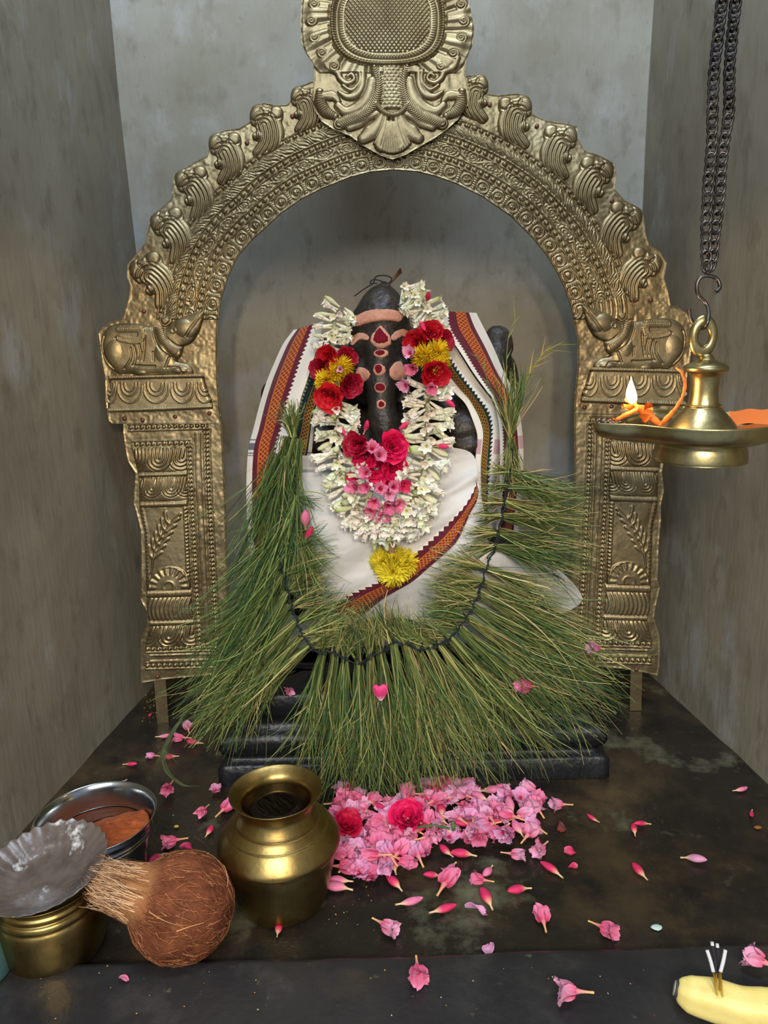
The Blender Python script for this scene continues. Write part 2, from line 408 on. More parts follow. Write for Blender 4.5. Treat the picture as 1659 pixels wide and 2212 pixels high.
inner = np.array([p for p in INL if p[1] < 700][0:] + INR[1:11]); inner = crv([(471, 716)]+inner.tolist(), 5)
def band_h(X, Y, sd):
    H = dents(X, Y)
    m = (Y < 690)
    x = X[m]; y = Y[m]; d, s, sg, L_ = segd(x, y, inner)
    h = H[m]; ok = d < 133
    P2 = 2*math.pi
    raise_ = 0.0022*sstep(134, 129, d); h = h+raise_
    for c, w, a in ((1.5, 2, 0.0016), (34, 1.8, 0.0030), (50.5, 1.7, 0.0030), (76, 1.7, 0.0032), (92, 1.7, 0.0032), (116.5, 1.7, 0.0032), (131, 2.0, 0.0036)):
        h = h+a*np.exp(-((d-c)/w)**2)
    for c, per, r_ in ((42.5, 13.6, 5.2), (84, 13.2, 5.4), (124, 13.0, 4.6)):
        u = (s % per)-per/2; q = np.clip(1-(u*u+(d-c)**2)/r_**2, 0, 1); h = h+0.0040*np.sqrt(q)
    # rosettes along the inner rim
    per = 37.0; k = np.floor(s/per); u = s-(k+0.5)*per; v = d-17; rr_ = np.hypot(u, v*1.05); ph = np.arctan2(v, u)
    env = (d < 32) & (d > 3)
    ros = 0.0024*np.exp(-((rr_-12)/2.6)**2)+0.0030*np.sqrt(np.clip(1-(rr_/7.5)**2, 0, 1))*(1+0.35*np.cos(3*ph))
    lf_ = 0.0020*np.sqrt(np.clip(1-((np.abs(u)-per/2)/4.6)**2, 0, 1))*(1+0.4*np.sin(d*1.3))
    h = np.where(env, h+np.maximum(ros, lf_), h)
    # scrolling acanthus
    per = 46.0; k = np.floor(s/per); u = s-(k+0.5)*per; side = np.where(k % 2 == 0, 1.0, -1.0); v = (d-64)*side
    rr_ = np.hypot(u, v*1.35+3); ph = np.arctan2(v*1.35+3, u)
    sw = 0.0018*(0.5+0.5*np.cos(rr_*0.95-ph*2.0))*sstep(24, 17, rr_)
    vine = 0.0019*np.exp(-((d-64-9*np.sin(s*math.pi/46.0))/2.6)**2)
    lob = 0.0008*(0.5+0.5*np.cos(ph*7+rr_*0.4))*sstep(8, 12, rr_)*sstep(24, 19, rr_)
    h = np.where((d > 52) & (d < 75.5), h+np.maximum(sw+lob, vine), h)
    # twisted leaf rope
    q = np.clip(1-((d-104)/11.5)**2, 0, 1)
    rope = 0.0042*np.sqrt(q)+0.0009*np.sin((s+0.9*(d-104)+3*np.sin(s*P2/30))*P2/8.2)*np.minimum(1, q*3)
    h = h+np.where(q > 0, rope, 0)
    H[m] = np.where(ok, h, H[m]+raise_)
    # flange that carries the beasts
    return H+0.0012*np.exp(-(sd/2.2)**2)
apoly = OUTL+[(479, 915)]+[p for p in INL if p[1] < 915]+[p for p in INR[1:] if p[1] < 890]+[(1240, 893)]+OUTR[::-1]
apoly = apoly[:len(OUTL)+1]+apoly[len(OUTL)+1:]
relief('arch_band', apoly, band_h, 1.1, ARCH, M['archbrass'], base=0.002)

# flame-shaped leaves round the rim
def leaf(base, top, mirror):
    bx, by = base; tx, ty = top; L_ = math.hypot(tx-bx, ty-by); s = L_/104.0
    a = math.atan2(tx-bx, -(ty-by))        # lean of this leaf
    a0 = math.atan2(486-474, 104.0); m = -1 if mirror else 1
    rot = a-m*a0
    def T(p):
        x = (p[0]-690)/2.514*m*s; y = (p[1]-1000)/2.514*s
        return (bx+x*math.cos(rot)-y*math.sin(rot), by+x*math.sin(rot)+y*math.cos(rot))
    out = [(688, 1004), (676, 985), (690, 945), (700, 925), (672, 918), (662, 893), (680, 872), (672, 850), (648, 840), (634, 800), (636, 760), (655, 735), (690, 726), (716, 738), (738, 728), (775, 722), (803, 738), (812, 775), (808, 800), (826, 840), (832, 880), (824, 925), (796, 960), (752, 985), (716, 1012)]
    poly = crv([T(p) for p in out]+[T(out[0])], 3)[:-1]
    def hf(X, Y, sd):
        H = 0.0008+0.0058*np.sqrt(np.clip(1-(1-np.clip(sd/(13*s), 0, 1))**2, 0, 1))
        core = [T(p) for p in ((718, 838), (735, 880), (735, 930), (705, 995))]
        d, ss, sg, LL = segd(X, Y, crv(core, 4))
        g = np.cos(d*2*math.pi/(8.4*s))*sstep(34*s, 26*s, d)*sstep(1.5, 6, sd)
        H = H+0.0012*g
        for c, r_ in (((668, 786), 34), ((716, 758), 26), ((774, 757), 34), ((688, 893), 24)):
            cx, cy = T(c); q = np.hypot(X-cx, Y-cy)/(r_/2.514*s)
            H = H+0.0014*np.sqrt(np.clip(1-q*q, 0, 1))-0.0012*np.exp(-((q-1.12)/0.13)**2)
        return H
    relief('leaf_ornament', poly, hf, 1.2, ARCH, M['archbrass'], thick=0.001, base=0.003)
for b, t in (((640, 287), (661, 195)), ((550, 338), (578, 235)), ((474, 398), (486, 294)), ((417, 477), (411, 370)), ((373, 569), (357, 461)), ((345, 668), (309, 561))): leaf(b, t, False)
for b, t in (((1051, 262), (1019, 171)), ((1140, 318), (1110, 215)), ((1224, 386), (1210, 278)), ((1285, 461), (1291, 350)), ((1337, 557), (1355, 449)), ((1371, 652), (1401, 550))): leaf(b, t, True)

# reclining beasts (traced on the left, mirrored on the right)
def c3(p): return (200+p[0]/4.609, 640+p[1]/4.609)
def side(S, dy):                          # mapping for the left or the right copy
    return (lambda p: p) if S is None else (lambda p: (S-p[0], p[1]+dy))
def beast(mp):
    T = lambda p: mp(c3(p))
    body = [(95, 420), (130, 345), (200, 290), (300, 272), (420, 272), (520, 290), (620, 305), (740, 318), (800, 260), (900, 215), (1010, 170), (1090, 148), (1130, 150), (1118, 200), (1090, 300), (1060, 370), (1010, 450), (950, 490), (915, 505), (905, 560), (880, 610), (850, 640), (900, 655), (960, 675), (1010, 730), (1010, 770), (960, 800), (880, 812), (800, 795), (700, 790), (640, 790), (570, 810), (480, 805), (420, 775), (330, 770), (270, 775), (200, 730), (140, 660), (105, 560), (90, 480)]
    poly = crv([T(p) for p in body]+[T(body[0])], 3)[:-1]
    def hf(X, Y, sd):
        H = 0.0006+0.0085*np.sqrt(np.clip(1-(1-np.clip(sd/22, 0, 1))**2, 0, 1))
        for c, rx, ry, h in (((230, 560), 26, 40, 0.012), ((930, 330), 30, 26, 0.0125), ((700, 560), 22, 34, 0.0115), ((880, 740), 24, 11, 0.0115), ((500, 760), 18, 8, 0.010)):
            cx, cy = T(c); blob(X, Y, H, cx, cy, rx, ry, h)
        P = lambda L_: [T(p) for p in L_]
        for pts in (([(735, 345), (740, 400), (790, 450), (860, 500), (920, 500)]), ([(610, 320), (640, 440), (700, 540), (780, 600), (850, 630)]), ([(250, 420), (350, 450), (450, 470)]), ([(510, 310), (540, 430), (520, 640)]), ([(140, 400), (120, 500), (150, 620), (230, 720)]), ([(400, 520), (400, 620), (340, 720)]), ([(430, 500), (450, 600), (430, 680)]), ([(480, 480), (500, 580), (480, 640)]), ([(420, 690), (560, 700), (640, 700)]), ([(780, 610), (740, 710)]), ([(770, 710), (860, 710), (900, 760)]), ([(620, 560), (625, 640)])):
            stroke(X, Y, H, P(pts), 2.6, 0.0022, groove=True)
        for pts in (([(940, 400), (990, 320), (1060, 210)]), ([(960, 410), (1010, 330), (1080, 230)])):
            stroke(X, Y, H, P(pts), 1.8, 0.0014, groove=True)
        for pts in (([(680, 330), (710, 430), (770, 510), (860, 570)]),):
            stroke(X, Y, H, P(pts), 9, 0.003, rib=4.2, amp=0.0008, rr=0.0085)
        stroke(X, Y, H, P([(290, 330), (400, 330), (500, 340), (490, 430), (400, 440), (290, 420)]), 8, 0.0012, rib=4, amp=0.0007, skew=1.2, rr=0.0092)
        cx, cy = T((820, 345)); q = np.hypot(X-cx, Y-cy); H += 0.0016*np.exp(-((q-5)/1.5)**2)
        return H
    o = relief('beast_relief', poly, hf, 1.1, ARCH, M['archbrass'], thick=0.001, base=0.003)
    ear = crv([T(p) for p in ((665, 235), (690, 205), (740, 195), (790, 215), (800, 255), (770, 290), (730, 310), (690, 285), (665, 235))], 3)[:-1]
    relief('beast_ear', ear, lambda X, Y, sd: 0.001+0.006*np.sqrt(np.clip(sd/8, 0, 1))-0.002*np.exp(-((sd-4)/1.2)**2), 1.1, ARCH, M['archbrass'], thick=0.001, base=0.003)
beast(side(None, 0)); beast(side(1700, -11))

# lotus ledge under each beast
def ledge(mp):
    T = lambda p: mp(c3(p))
    out = [(185, 800), (1090, 775), (1120, 800), (1130, 850), (1160, 960), (1190, 1020), (1205, 1095), (1200, 1115), (600, 1145), (170, 1150), (160, 1110), (165, 950), (170, 860)]
    poly = [T(p) for p in out]
    def hf(X, Y, sd):
        H = 0.0010+0.0060*np.sqrt(np.clip(1-(1-np.clip(sd/9, 0, 1))**2, 0, 1))
        P = lambda L_: [T(p) for p in L_]
        stroke(X, Y, H, P([(190, 812), (600, 800), (1100, 790)]), 5.5, 0.004, rib=2.7, amp=0.0009, rr=0.0055)
        stroke(X, Y, H, P([(175, 1135), (600, 1120), (1195, 1095)]), 5.5, 0.004, rib=2.7, amp=0.0009, rr=0.0055)
        for cx0, w in ((390, 120), (650, 125), (910, 115), (1130, 90), (200, 70)):
            for k, sc in enumerate((1.0, 0.72, 0.44)):
                a = np.linspace(-0.15, math.pi+0.15, 9)
                stroke(X, Y, H, P([(cx0+w*sc*math.cos(t), 910+(150*sc)*math.sin(t)-(30 if k else 0)) for t in a]), 2.2, 0.0018, rr=0.0064)
        return H
    relief('lotus_ledge', poly, hf, 1.1, ARCH, M['archbrass'], thick=0.001, base=0.003)
ledge(side(None, 0)); ledge(side(1714, -14))

# side pillars
def pillar(poly, S, dy):
    q = 1 if S is None else -1
    def hf(X, Y, sd):
        x = X if S is None else S-X; y = Y if S is None else Y-dy
        H = dents(X, Y, 0.0006)+0.0010*np.exp(-(sd/2.2)**2)
        yy = [918, 970, 1030, 1100, 1150, 1270, 1330, 1350, 1395, 1450]
        xl = np.interp(y, yy, [276, 286, 301, 302, 313, 317, 319, 325, 314, 314]); xr = np.interp(y, yy, [403, 403, 404, 406, 408, 413, 416, 419, 424, 428])
        xm = (xl+xr)/2; w = (xr-xl)/2; u = (x-xm)/w
        xo = np.interp(y, yy, [447, 447, 449, 452, 455, 461, 465, 466, 468, 470])
        # framing bead rows
        for off, r_ in ((0, 5.0), (-38, 4.2)):
            c = xo+off; yy2 = (y % 9.5)-4.75
            m = (y > (924 if off == 0 else 958)) & (y < 1400)
            H += np.where(m, 0.0032*np.sqrt(np.clip(1-((x-c)**2+yy2**2)/r_**2*1.25, 0, 1)), 0)
            for e in (-7, 7): H += np.where(m, 0.0018*np.exp(-((x-c-e)/1.5)**2), 0)
        for e in (-12, -24): H += np.where((y > 935) & (y < 1400), 0.0014*np.exp(-((x-xo-e)/1.6)**2), 0)
        for yb, x0_, x1_ in ((924, 276, 450), (961, 284, 412), (1404, 314, 466), (1440, 314, 466)):
            yl = yb-(x-280)*0.03; m = (x > x0_) & (x < x1_); uu = (x % 12)-6
            H += np.where(m, 0.0030*np.sqrt(np.clip(1-((y-yl)**2+uu**2)/4.4**2, 0, 1)), 0)
            for e in (-7, 7): H += np.where(m, 0.0017*np.exp(-((y-yl-e)/1.5)**2), 0)
        m = (x > 322) & (x < 460)
        H += np.where(m, 0.0016*np.exp(-((y+0.03*(x-280)-1418)/1.6)**2)+0.0016*np.exp(-((y+0.03*(x-280)-1430)/1.6)**2), 0)
        # round column sections
        col = np.clip(1-u*u, 0, 1); inn = (np.abs(u) < 1)
        ys = y+0.03*(x-330)
        for y0, y1, kind in ((968, 1020, 'petal'), (1020, 1031, 'ring'), (1031, 1083, 'petal2'), (1083, 1096, 'ring'), (1096, 1274, 'panel'), (1274, 1291, 'ring'), (1291, 1340, 'gad'), (1340, 1352, 'ring'), (1352, 1396, 'lotus')):
            m = inn & (ys >= y0) & (ys < y1); t = np.clip((ys-y0)/(y1-y0), 0, 1); arc = np.sqrt(np.clip(1-(2*t-1)**2, 0, 1))
            if kind == 'ring': h = 0.006*np.sqrt(col)*0.4+0.0040*arc+0.0008*np.sin(x*2*math.pi/3.2)
            elif kind in ('petal', 'petal2', 'lotus'):
                h = 0.0082*np.sqrt(col)*(0.55+0.45*arc)
                cxs = ((-0.95, 0.0, 0.85) if kind == 'petal' else (-0.95, -0.38, 0.42, 1.0)) if kind != 'lotus' else (-0.9, 0.0, 0.9)
                vv = (ys-(y0+(y1-y0)*0.42))
                for cx0 in cxs:
                    big = 31 if kind != 'petal2' else 24; e = np.hypot((u-cx0)*w*1.05+4*np.sin(vv/14), np.maximum(vv, 0)*1.0+np.minimum(vv, 0)*0.12); e = e*30/big; h = h+0.0010*np.cos(e*2*math.pi/8.2)*sstep(31, 27, e)
            elif kind == 'gad': h = 0.0068*np.sqrt(col)*(0.5+0.5*arc)+0.0014*np.abs(np.sin((x+7*np.sin(t*3.0)*(1))*math.pi/9.5))
            else:
                h = 0.0040*np.sqrt(col)
                for e in (-0.86, 0.86): h = h+0.0022*np.exp(-((u-e)*w/1.6)**2)+0.0022*np.sqrt(np.clip(1-(((u-e*1.09)*w)**2+((ys % 8)-4)**2)/9.5, 0, 1))
                # sprig
                d, s_, sg, LL = segd(x, ys, crv([(328, 1235), (334, 1200), (345, 1165), (372, 1130), (390, 1112)], 5))
                h = h+0.0026*np.exp(-(d/2.2)**2)
                for k in range(6):
                    f_ = k/5; bx_ = 332+f_*38; by_ = 1205-f_*72
                    for sgn in (-1, 1):
                        tipx = bx_+(sgn*17 if sgn > 0 else -9-3*k/5); tipy = by_-26+ (14 if sgn > 0 else 0)
                        d, s_, sg, LL = segd(x, ys, crv([(bx_, by_), ((bx_+tipx)/2+sgn*3, by_-9), (tipx, tipy)], 4))
                        h = np.maximum(h, 0.0040*np.sqrt(col)+0.0022*np.sqrt(np.clip(1-(d/4.2)**2, 0, 1)))
                # half rosette
                e = np.hypot(x-366, (ys-1268)*1.0); ph = np.arctan2(ys-1268, x-366)
                hr = 0.0042*np.sqrt(np.clip(1-(e/44)**2, 0, 1))+0.0011*np.cos(ph*18)*sstep(24, 30, e)*sstep(44, 40, e)+0.0018*np.exp(-((e-43)/2)**2)+0.0015*np.exp(-((e-12)/2.5)**2)
                h = np.where((e < 46) & (ys > 1222), np.maximum(0.0035+hr*0.7, 0), h)
            H = np.where(m, H*0.3+0.0012+h, H)
        return H
    relief('side_pillar', poly, hf, 1.2, ARCH, M['archbrass'], thick=0.0015, base=-0.001)
pillar(LLEG, None, 0); pillar(RLEG, 1722, -11)

# crest panel with the oval medallion
CR_OUT = [(700, -70), (672, -40), (654, 0), (651, 48), (653, 101), (664, 125), (679, 145), (680, 174), (676, 207), (681, 244), (695, 268), (720, 285), (756, 299), (785, 321), (823, 342), (847, 350), (876, 340), (905, 323), (939, 304), (963, 287), (987, 265), (1009, 234), (1013, 205), (1002, 164), (1006, 135), (1019, 104), (1022, 72), (1014, 29), (1004, 0), (990, -35), (965, -68), (900, -100), (830, -112), (760, -102)]
def crest_h(X, Y, sd):
    H = dents(X, Y, 0.0006)+0.0010*np.exp(-(sd/2.5)**2)
    def K(L_): return [(640+a/4.1475, b/4.1475) for a, b in L_]
    mir = lambda L_: [(1690-a, b-4) for a, b in L_]       # crop units mirrored
    mx = 837.0; ex = (X-mx)/122; ey = (Y-55)/96; n_ = 2.7
    e = (np.abs(ex)**n_+np.abs(ey)**n_)**(1/n_); ph = np.arctan2(ey, ex)
    # shell lobes around the medallion
    kk = 30; lob = np.abs(np.cos(ph*kk/4+1.5*(e-1)))
    m = (e > 1) & (e < 1.52) & (Y < 165)
    shell = 0.0022+0.0042*lob*sstep(1.5, 1.3, e)*sstep(1.0, 1.06, e)+0.0007*np.cos(ph*kk*1.5+6*e)
    H = np.where(m, np.maximum(H, shell*sstep(1.53, 1.48, e)), H)
    for side_ in (-1, 1):
        for k in range(9):
            a = math.pi/2+side_*(0.78+k*0.262)          # curls at the lobe tips
            rx = 122*1.33; ry = 96*1.42
            cx = mx+rx*math.cos(a)*1.0; cy = 55+ry*math.sin(a)
            q = np.hypot(X-cx, Y-cy); H = np.where(q < 13, np.maximum(H, 0.0035+0.0035*np.sqrt(np.clip(1-(q/13)**2, 0, 1))+0.0010*np.cos(q*1.1+side_*np.arctan2(Y-cy, X-cx))), H)
    # plumes
    for T in (lambda L_: K(L_), lambda L_: K(mir(L_))):
        stroke(X, Y, H, T([(700, 640), (735, 760), (735, 860), (690, 970), (600, 1060), (480, 1110), (390, 1140)]), [9, 12, 13, 14, 15, 13], 0.0062, rib=4.6, amp=0.0011, skew=0.6, rr=0.001)
        stroke(X, Y, H, T([(215, 850), (220, 950), (270, 1030), (350, 1070)]), [8, 13, 13, 8], 0.0050, rib=4.6, amp=0.0012, rr=0.001)
        stroke(X, Y, H, T([(380, 980), (450, 1030), (560, 990), (640, 900), (680, 760)]), [9, 13, 14, 11], 0.0052, rr=0.001)
        stroke(X, Y, H, T([(390, 860), (460, 900), (540, 880), (590, 800), (600, 660)]), [5, 9, 9, 6], 0.0048, rr=0.001)
        stroke(X, Y, H, T([(420, 800), (500, 840), (570, 760), (560, 660)]), [3, 6, 5, 3], 0.0045, rr=0.001)
        stroke(X, Y, H, T([(250, 560), (290, 640), (370, 680), (400, 740), (460, 780), (520, 750), (500, 700), (460, 720)]), [6, 8, 7, 6, 5, 4], 0.0044, rr=0.0015)
        stroke(X, Y, H, T([(230, 890), (330, 890), (380, 940)]), [8, 12, 6], 0.0042, rr=0.001)
        stroke(X, Y, H, T([(740, 1040), (640, 1080), (540, 1140), (480, 1170)]), [7, 10, 13, 9], 0.0040, rr=0.001)
        stroke(X, Y, H, T([(770, 1060), (720, 1160), (640, 1240), (600, 1270)]), [8, 13, 18, 12], 0.0052, rr=0.001)
        stroke(X, Y, H, T([(800, 1080), (780, 1200), (740, 1320), (760, 1360)]), [7, 11, 12, 8], 0.0052, rr=0.001)
    for k in range(15):
        a = math.pi*(0.25+0.5*k/14)
        stroke(X, Y, H, [(847+20*math.cos(a), 258+14*math.sin(a)), (847+52*math.cos(a), 270+66*math.sin(a))], [2.5, 3.8], 0.0030, rr=0.003)
    # scaled stem
    m = (np.abs(X-846) < 27-0.06*(Y-150)) & (Y > 148) & (Y < 242)
    row = np.floor((Y-150)/7.2); off = np.where(row % 2 == 0, 0, 5.5); u = ((X-846+off) % 11)-5.5; v = (Y-150)-row*7.2
    sc = 0.0062*np.sqrt(np.clip(1-((X-846)/28)**2, 0, 1))+0.0012*np.sqrt(np.clip(1-(u/5.5)**2-((v)/7.5)**2, 0, 1))
    H = np.where(m, np.maximum(H, sc), H)
    stroke(X, Y, H, [(812, 232), (828, 250), (847, 256), (866, 250), (880, 231)], 7, 0.0050, rib=3.6, amp=0.001, rr=0.003)
    for sgn in (-1, 1): stroke(X, Y, H, [(846+sgn*26, 150), (846+sgn*27, 200), (846+sgn*36, 238)], 2.4, 0.003, rr=0.004)
    # medallion rim and lattice
    m = e < 1.0
    z_ = 0.0065*np.ones_like(e)
    z_ = z_-0.0030*np.exp(-((e-0.885)/0.035)**2)+0.0024*np.exp(-((e-0.97)/0.03)**2)+0.0009*np.sin(ph*110)*(e > 0.91)
    z_ = z_+0.0010*np.sin(ph*100)*np.exp(-((e-0.81)/0.03)**2)
    s45 = (X+0.78*Y)*2*math.pi/9.2; t45 = (X-0.78*Y)*2*math.pi/9.2
    dome = 0.0035+0.0060*np.sqrt(np.clip(1-(e/0.76)**2, 0, 1))+0.0007*(np.cos(s45)+np.cos(t45))
    z_ = np.where(e < 0.75, dome, z_)
    return np.where(m, z_+0.001, H)
crest = relief('crest_panel', CR_OUT, crest_h, 1.1, ARCH, M['archbrass'], thick=0.0015, base=0.012)
tag(crest, 'yellower crest panel with an oval lattice medallion')

# straps that carry the arch, and rivets
for (x0_, y0_, x1_) in ((331, 1462, 356), (1364, 1440, 1389)):
    a = AW(x0_, y0_, -0.004); b = AW(x1_, y0_, -0.004)
    V = []; 
    for z_, t in ((float(a[2])+0.03, 0), (0.0, 0)):
        yb = AY+z_*math.tan(LEAN)+0.003
        V += [(a[0], yb, z_), (b[0], yb, z_), (b[0], yb+0.004, z_), (a[0], yb+0.004, z_)]
    mk('support_strap', V, [(0, 1, 5, 4), (1, 2, 6, 5), (2, 3, 7, 6), (3, 0, 4, 7), (0, 3, 2, 1), (4, 5, 6, 7)], M['archbrass'], ARCH, smooth=False)
for i, (px, py) in enumerate(((312, 673), (387, 456), (534, 310), (632, 253), (270, 904), (309, 907), (379, 900), (453, 893), (340, 1462), (1057, 228), (1159, 274), (1321, 435), (1404, 649), (1262, 880), (1320, 878), (1412, 873), (1375, 1446))):
    p = AW(px, py, 0.0035 if py < 920 else 0.0005)
    V, f = ellip((0, 0, 0), (0.0036, 0.0036, 0.0016), 6, 12)
    q = np.array(Vector((0, 0, 1)).rotation_difference(Vector(AN)).to_matrix())
    mk('rivet', V@q.T+p, f, M['rivet'], ARCH)
# ------------------------------------------------------------------ pedestal
def hprof(pts_z, y):                      # front profile
    return pts_z
PX0 = float(W(468, 1640, 1.0)[0]); PX1 = float(W(1316, 1640, 1.0)[0])
prof = [(0.0, 0.0), (0.0, 0.030), (0.004, 0.034), (0.012, 0.036), (0.013, 0.044), (0.006, 0.050), (0.003, 0.060), (0.004, 0.070), (0.010, 0.079), (0.020, 0.083), (0.022, 0.092), (0.022, 0.104), (0.014, 0.108), (0.004, 0.110), (0.002, 0.116), (0.003, 0.140), (0.007, 0.145), (0.016, 0.147), (0.075, 0.147)]
prof = np.array(prof); n = 40
def ring(ins, z):                          # rectangle inset by ins
    x0, x1, y0, y1 = PX0+ins, PX1-ins, 1.0+ins, 1.165-ins*0.3
    t = np.linspace(0, 1, 60, endpoint=False)
    P = np.concatenate([np.stack([x0+(x1-x0)*t, y0+0*t], 1), np.stack([x1+0*t, y0+(y1-y0)*t], 1), np.stack([x1+(x0-x1)*t, y1+0*t], 1), np.stack([x0+0*t, y1+(y0-y1)*t], 1)])
    c = P.mean(0)
    nz = 0.0016*vnoise(P[:, 0]*22, P[:, 1]*22, z*30, 41)+0.0008*vnoise(P[:, 0]*70, P[:, 1]*70, z*60, 42)
    d = P-c; d /= np.linalg.norm(d, axis=1)[:, None]
    P = P+d*nz[:, None]
    return np.column_stack([P, np.full(len(P), z)])
V = np.concatenate([ring(a, z) for a, z in prof]); f = gridf(len(prof), 240, True); f.append(tuple((len(prof)-1)*240+k for k in range(240)))
PED = mk('stone_pedestal', V, f, M['blackstone']); tag(PED, 'low black moulded stone pedestal under the idol', 'pedestal')

# ------------------------------------------------------------------ idol
M['idol'] = mat('oily_dark_granite', lin(46, 41, 37), 0.42, noise=[(40, lin(92, 80, 64), 0.52, 0.78), (12, lin(28, 26, 25), 0.42, 0.66)], bump=[(60, 0.0016, 5), (240, 0.0006, 4)], spec=0.5)
parts = []
def el(px, py, Y, rx, ry, rz):             # rx, rz in pixels, ry in metres
    c = W(px, py, Y); k = mpp(Y, py); parts.append(ellip(c, (rx*k, ry, rz*k), 20, 28))
def cap(pts, rads):
    P = np.array([W(p[0], p[1], p[2]) for p in pts]); r = np.array([a*mpp(p[2], p[1]) for a, p in zip(rads, pts)])
    P2 = smoothprof(P, 6); r2 = smoothprof(r[:, None], 6)[:, 0]
    for c, q in zip(P2, r2): parts.append(ellip(c, (q, q, q), 12, 18))
cap([(829, 614, 1.125), (828, 640, 1.12), (825, 668, 1.115), (822, 700, 1.11)], [9, 29, 49, 64])
el(822, 728, 1.11, 71, 0.040, 62); el(822, 775, 1.11, 68, 0.036, 60)
el(783, 803, 1.085, 30, 0.024, 34); el(858, 797, 1.085, 30, 0.024, 34)
cap([(822, 745, 1.085), (822, 800, 1.072), (824, 860, 1.062), (827, 905, 1.056), (838, 935, 1.056), (862, 945, 1.062)], [44, 37, 33, 33, 31, 24])
cap([(765, 752, 1.085), (800, 742, 1.078), (845, 740, 1.078), (882, 748, 1.085)], [15, 17, 17, 15])
el(784, 764, 1.080, 15, 0.012, 11); el(862, 760, 1.080, 15, 0.012, 11)
el(742, 790, 1.14, 44, 0.016, 62); el(905, 785, 1.14, 46, 0.016, 62)
el(830, 1000, 1.14, 120, 0.07, 130)
cap([(740, 900, 1.14), (660, 905, 1.145), (610, 870, 1.15)], [46, 42, 36])
cap([(915, 890, 1.14), (990, 890, 1.135), (1050, 850, 1.14), (1075, 770, 1.15)], [46, 42, 38, 30])
el(1000, 925, 1.10, 50, 0.035, 44); el(1010, 960, 1.09, 42, 0.03, 30); el(690, 945, 1.105, 46, 0.035, 42)
el(960, 880, 1.10, 34, 0.03, 26)
el(840, 1160, 1.10, 200, 0.065, 140)
el(700, 1230, 1.10, 110, 0.06, 85); el(1050, 1230, 1.10, 130, 0.06, 85)
cap([(640, 1270, 1.085), (840, 1290, 1.07), (1120, 1265, 1.085)], [58, 56, 58])
el(835, 930, 1.165, 272, 0.016, 222)
el(1075, 745, 1.16, 34, 0.018, 42); el(1095, 820, 1.16, 26, 0.018, 52); el(592, 860, 1.16, 30, 0.018, 40)
Vs = []; Fs = []; k = 0
for v, f in parts: Vs.append(v); Fs += [tuple(a+k for a in q) for q in f]; k += len(v)
cbase = W(835, 1400, 1.12)
IDOL = mk('elephant_headed_idol', np.concatenate(Vs), Fs, M['idol'], org=(float(cbase[0]), 1.12, 0.146))
rm = IDOL.modifiers.new('r', 'REMESH'); rm.mode = 'VOXEL'; rm.voxel_size = 0.0026
sm = IDOL.modifiers.new('s', 'SMOOTH'); sm.iterations = 7; sm.factor = 0.6
dg = bpy.context.evaluated_depsgraph_get(); dg.update()
me = bpy.data.meshes.new_from_object(IDOL.evaluated_get(dg)); IDOL.modifiers.clear(); IDOL.data = me
nv = len(me.vertices); co = np.empty(nv*3, np.float32); me.vertices.foreach_get('co', co); co = co.reshape(-1, 3).astype(float)
no = np.empty(nv*3, np.float32); me.vertices.foreach_get('normal', no); no = no.reshape(-1, 3)
d = 0.0022*fnoise(co[:, 0]*60, co[:, 1]*60, co[:, 2]*60, 4, 51)
co[:, 2] = np.maximum(co[:, 2], 0.0005)
co = co+no*d[:, None]; co[:, 2] = np.maximum(co[:, 2], 0.0003)
me.vertices.foreach_set('co', co.astype(np.float32).ravel()); me.polygons.foreach_set('use_smooth', np.ones(len(me.polygons), bool)); me.update()
tag(IDOL, 'dark stone elephant-headed idol seated on the black pedestal, painted forehead', 'idol')
il = np.array(IDOL.location)
pol = [tuple(p.vertices) for p in me.polygons]
BVH = BVHTree.FromPolygons([Vector(c+il) for c in co], pol)
def hit(px, py, off=0.0, dflt=1.06):
    d = ray(px, py); d = d/np.linalg.norm(d)
    loc, nrm, i, dist = BVH.ray_cast(Vector(CC), Vector(d))
    if loc is None: return W(px, py, dflt)
    return np.array(loc)+np.array(nrm)*off*0.4-d*off

# pigment marks: thin pats of paste following the stone
M['paste'] = mat('dry_sandal_paste', lin(206, 152, 130), 0.85, noise=(180, lin(186, 128, 108), 0.45, 0.75), bump=(260, 0.0008, 5), spec=0.2)
M['kumkum'] = mat('dark_red_powder', lin(118, 20, 34), 0.9, noise=(300, lin(92, 10, 24), 0.45, 0.7), bump=(400, 0.0008, 4), spec=0.15)
def pat(name, outline, matl, off, parent=IDOL, label=None, jit=1.0):
    P = crv(outline+[outline[0]], 5)[:-1]; c = P.mean(0); nr = 9; V = []
    na = len(P); ang = np.arange(na)
    ragged = 1+0.05*jit*vnoise(P[:, 0]*0.25, P[:, 1]*0.25, 0, 61)+0.03*jit*vnoise(P[:, 0]*0.6, P[:, 1]*0.6, 0, 62)
    for i in range(nr+1):
        t = i/nr
        for p, rg in zip(P, ragged):
            q = c+(p-c)*t*rg
            e = off*math.sqrt(max(0, 1-t**6)) if i < nr else -0.0012
            V.append(hit(q[0], q[1], e))
    V = np.array(V); f = gridf(nr+1, na, True)
    o = mk(name, V, [q[::-1] for q in f], matl, parent)
    if label: tag(o, label)
    return o
def c1(L_): return [(640+a/4.1475, 570+b/4.1475) for a, b in L_]
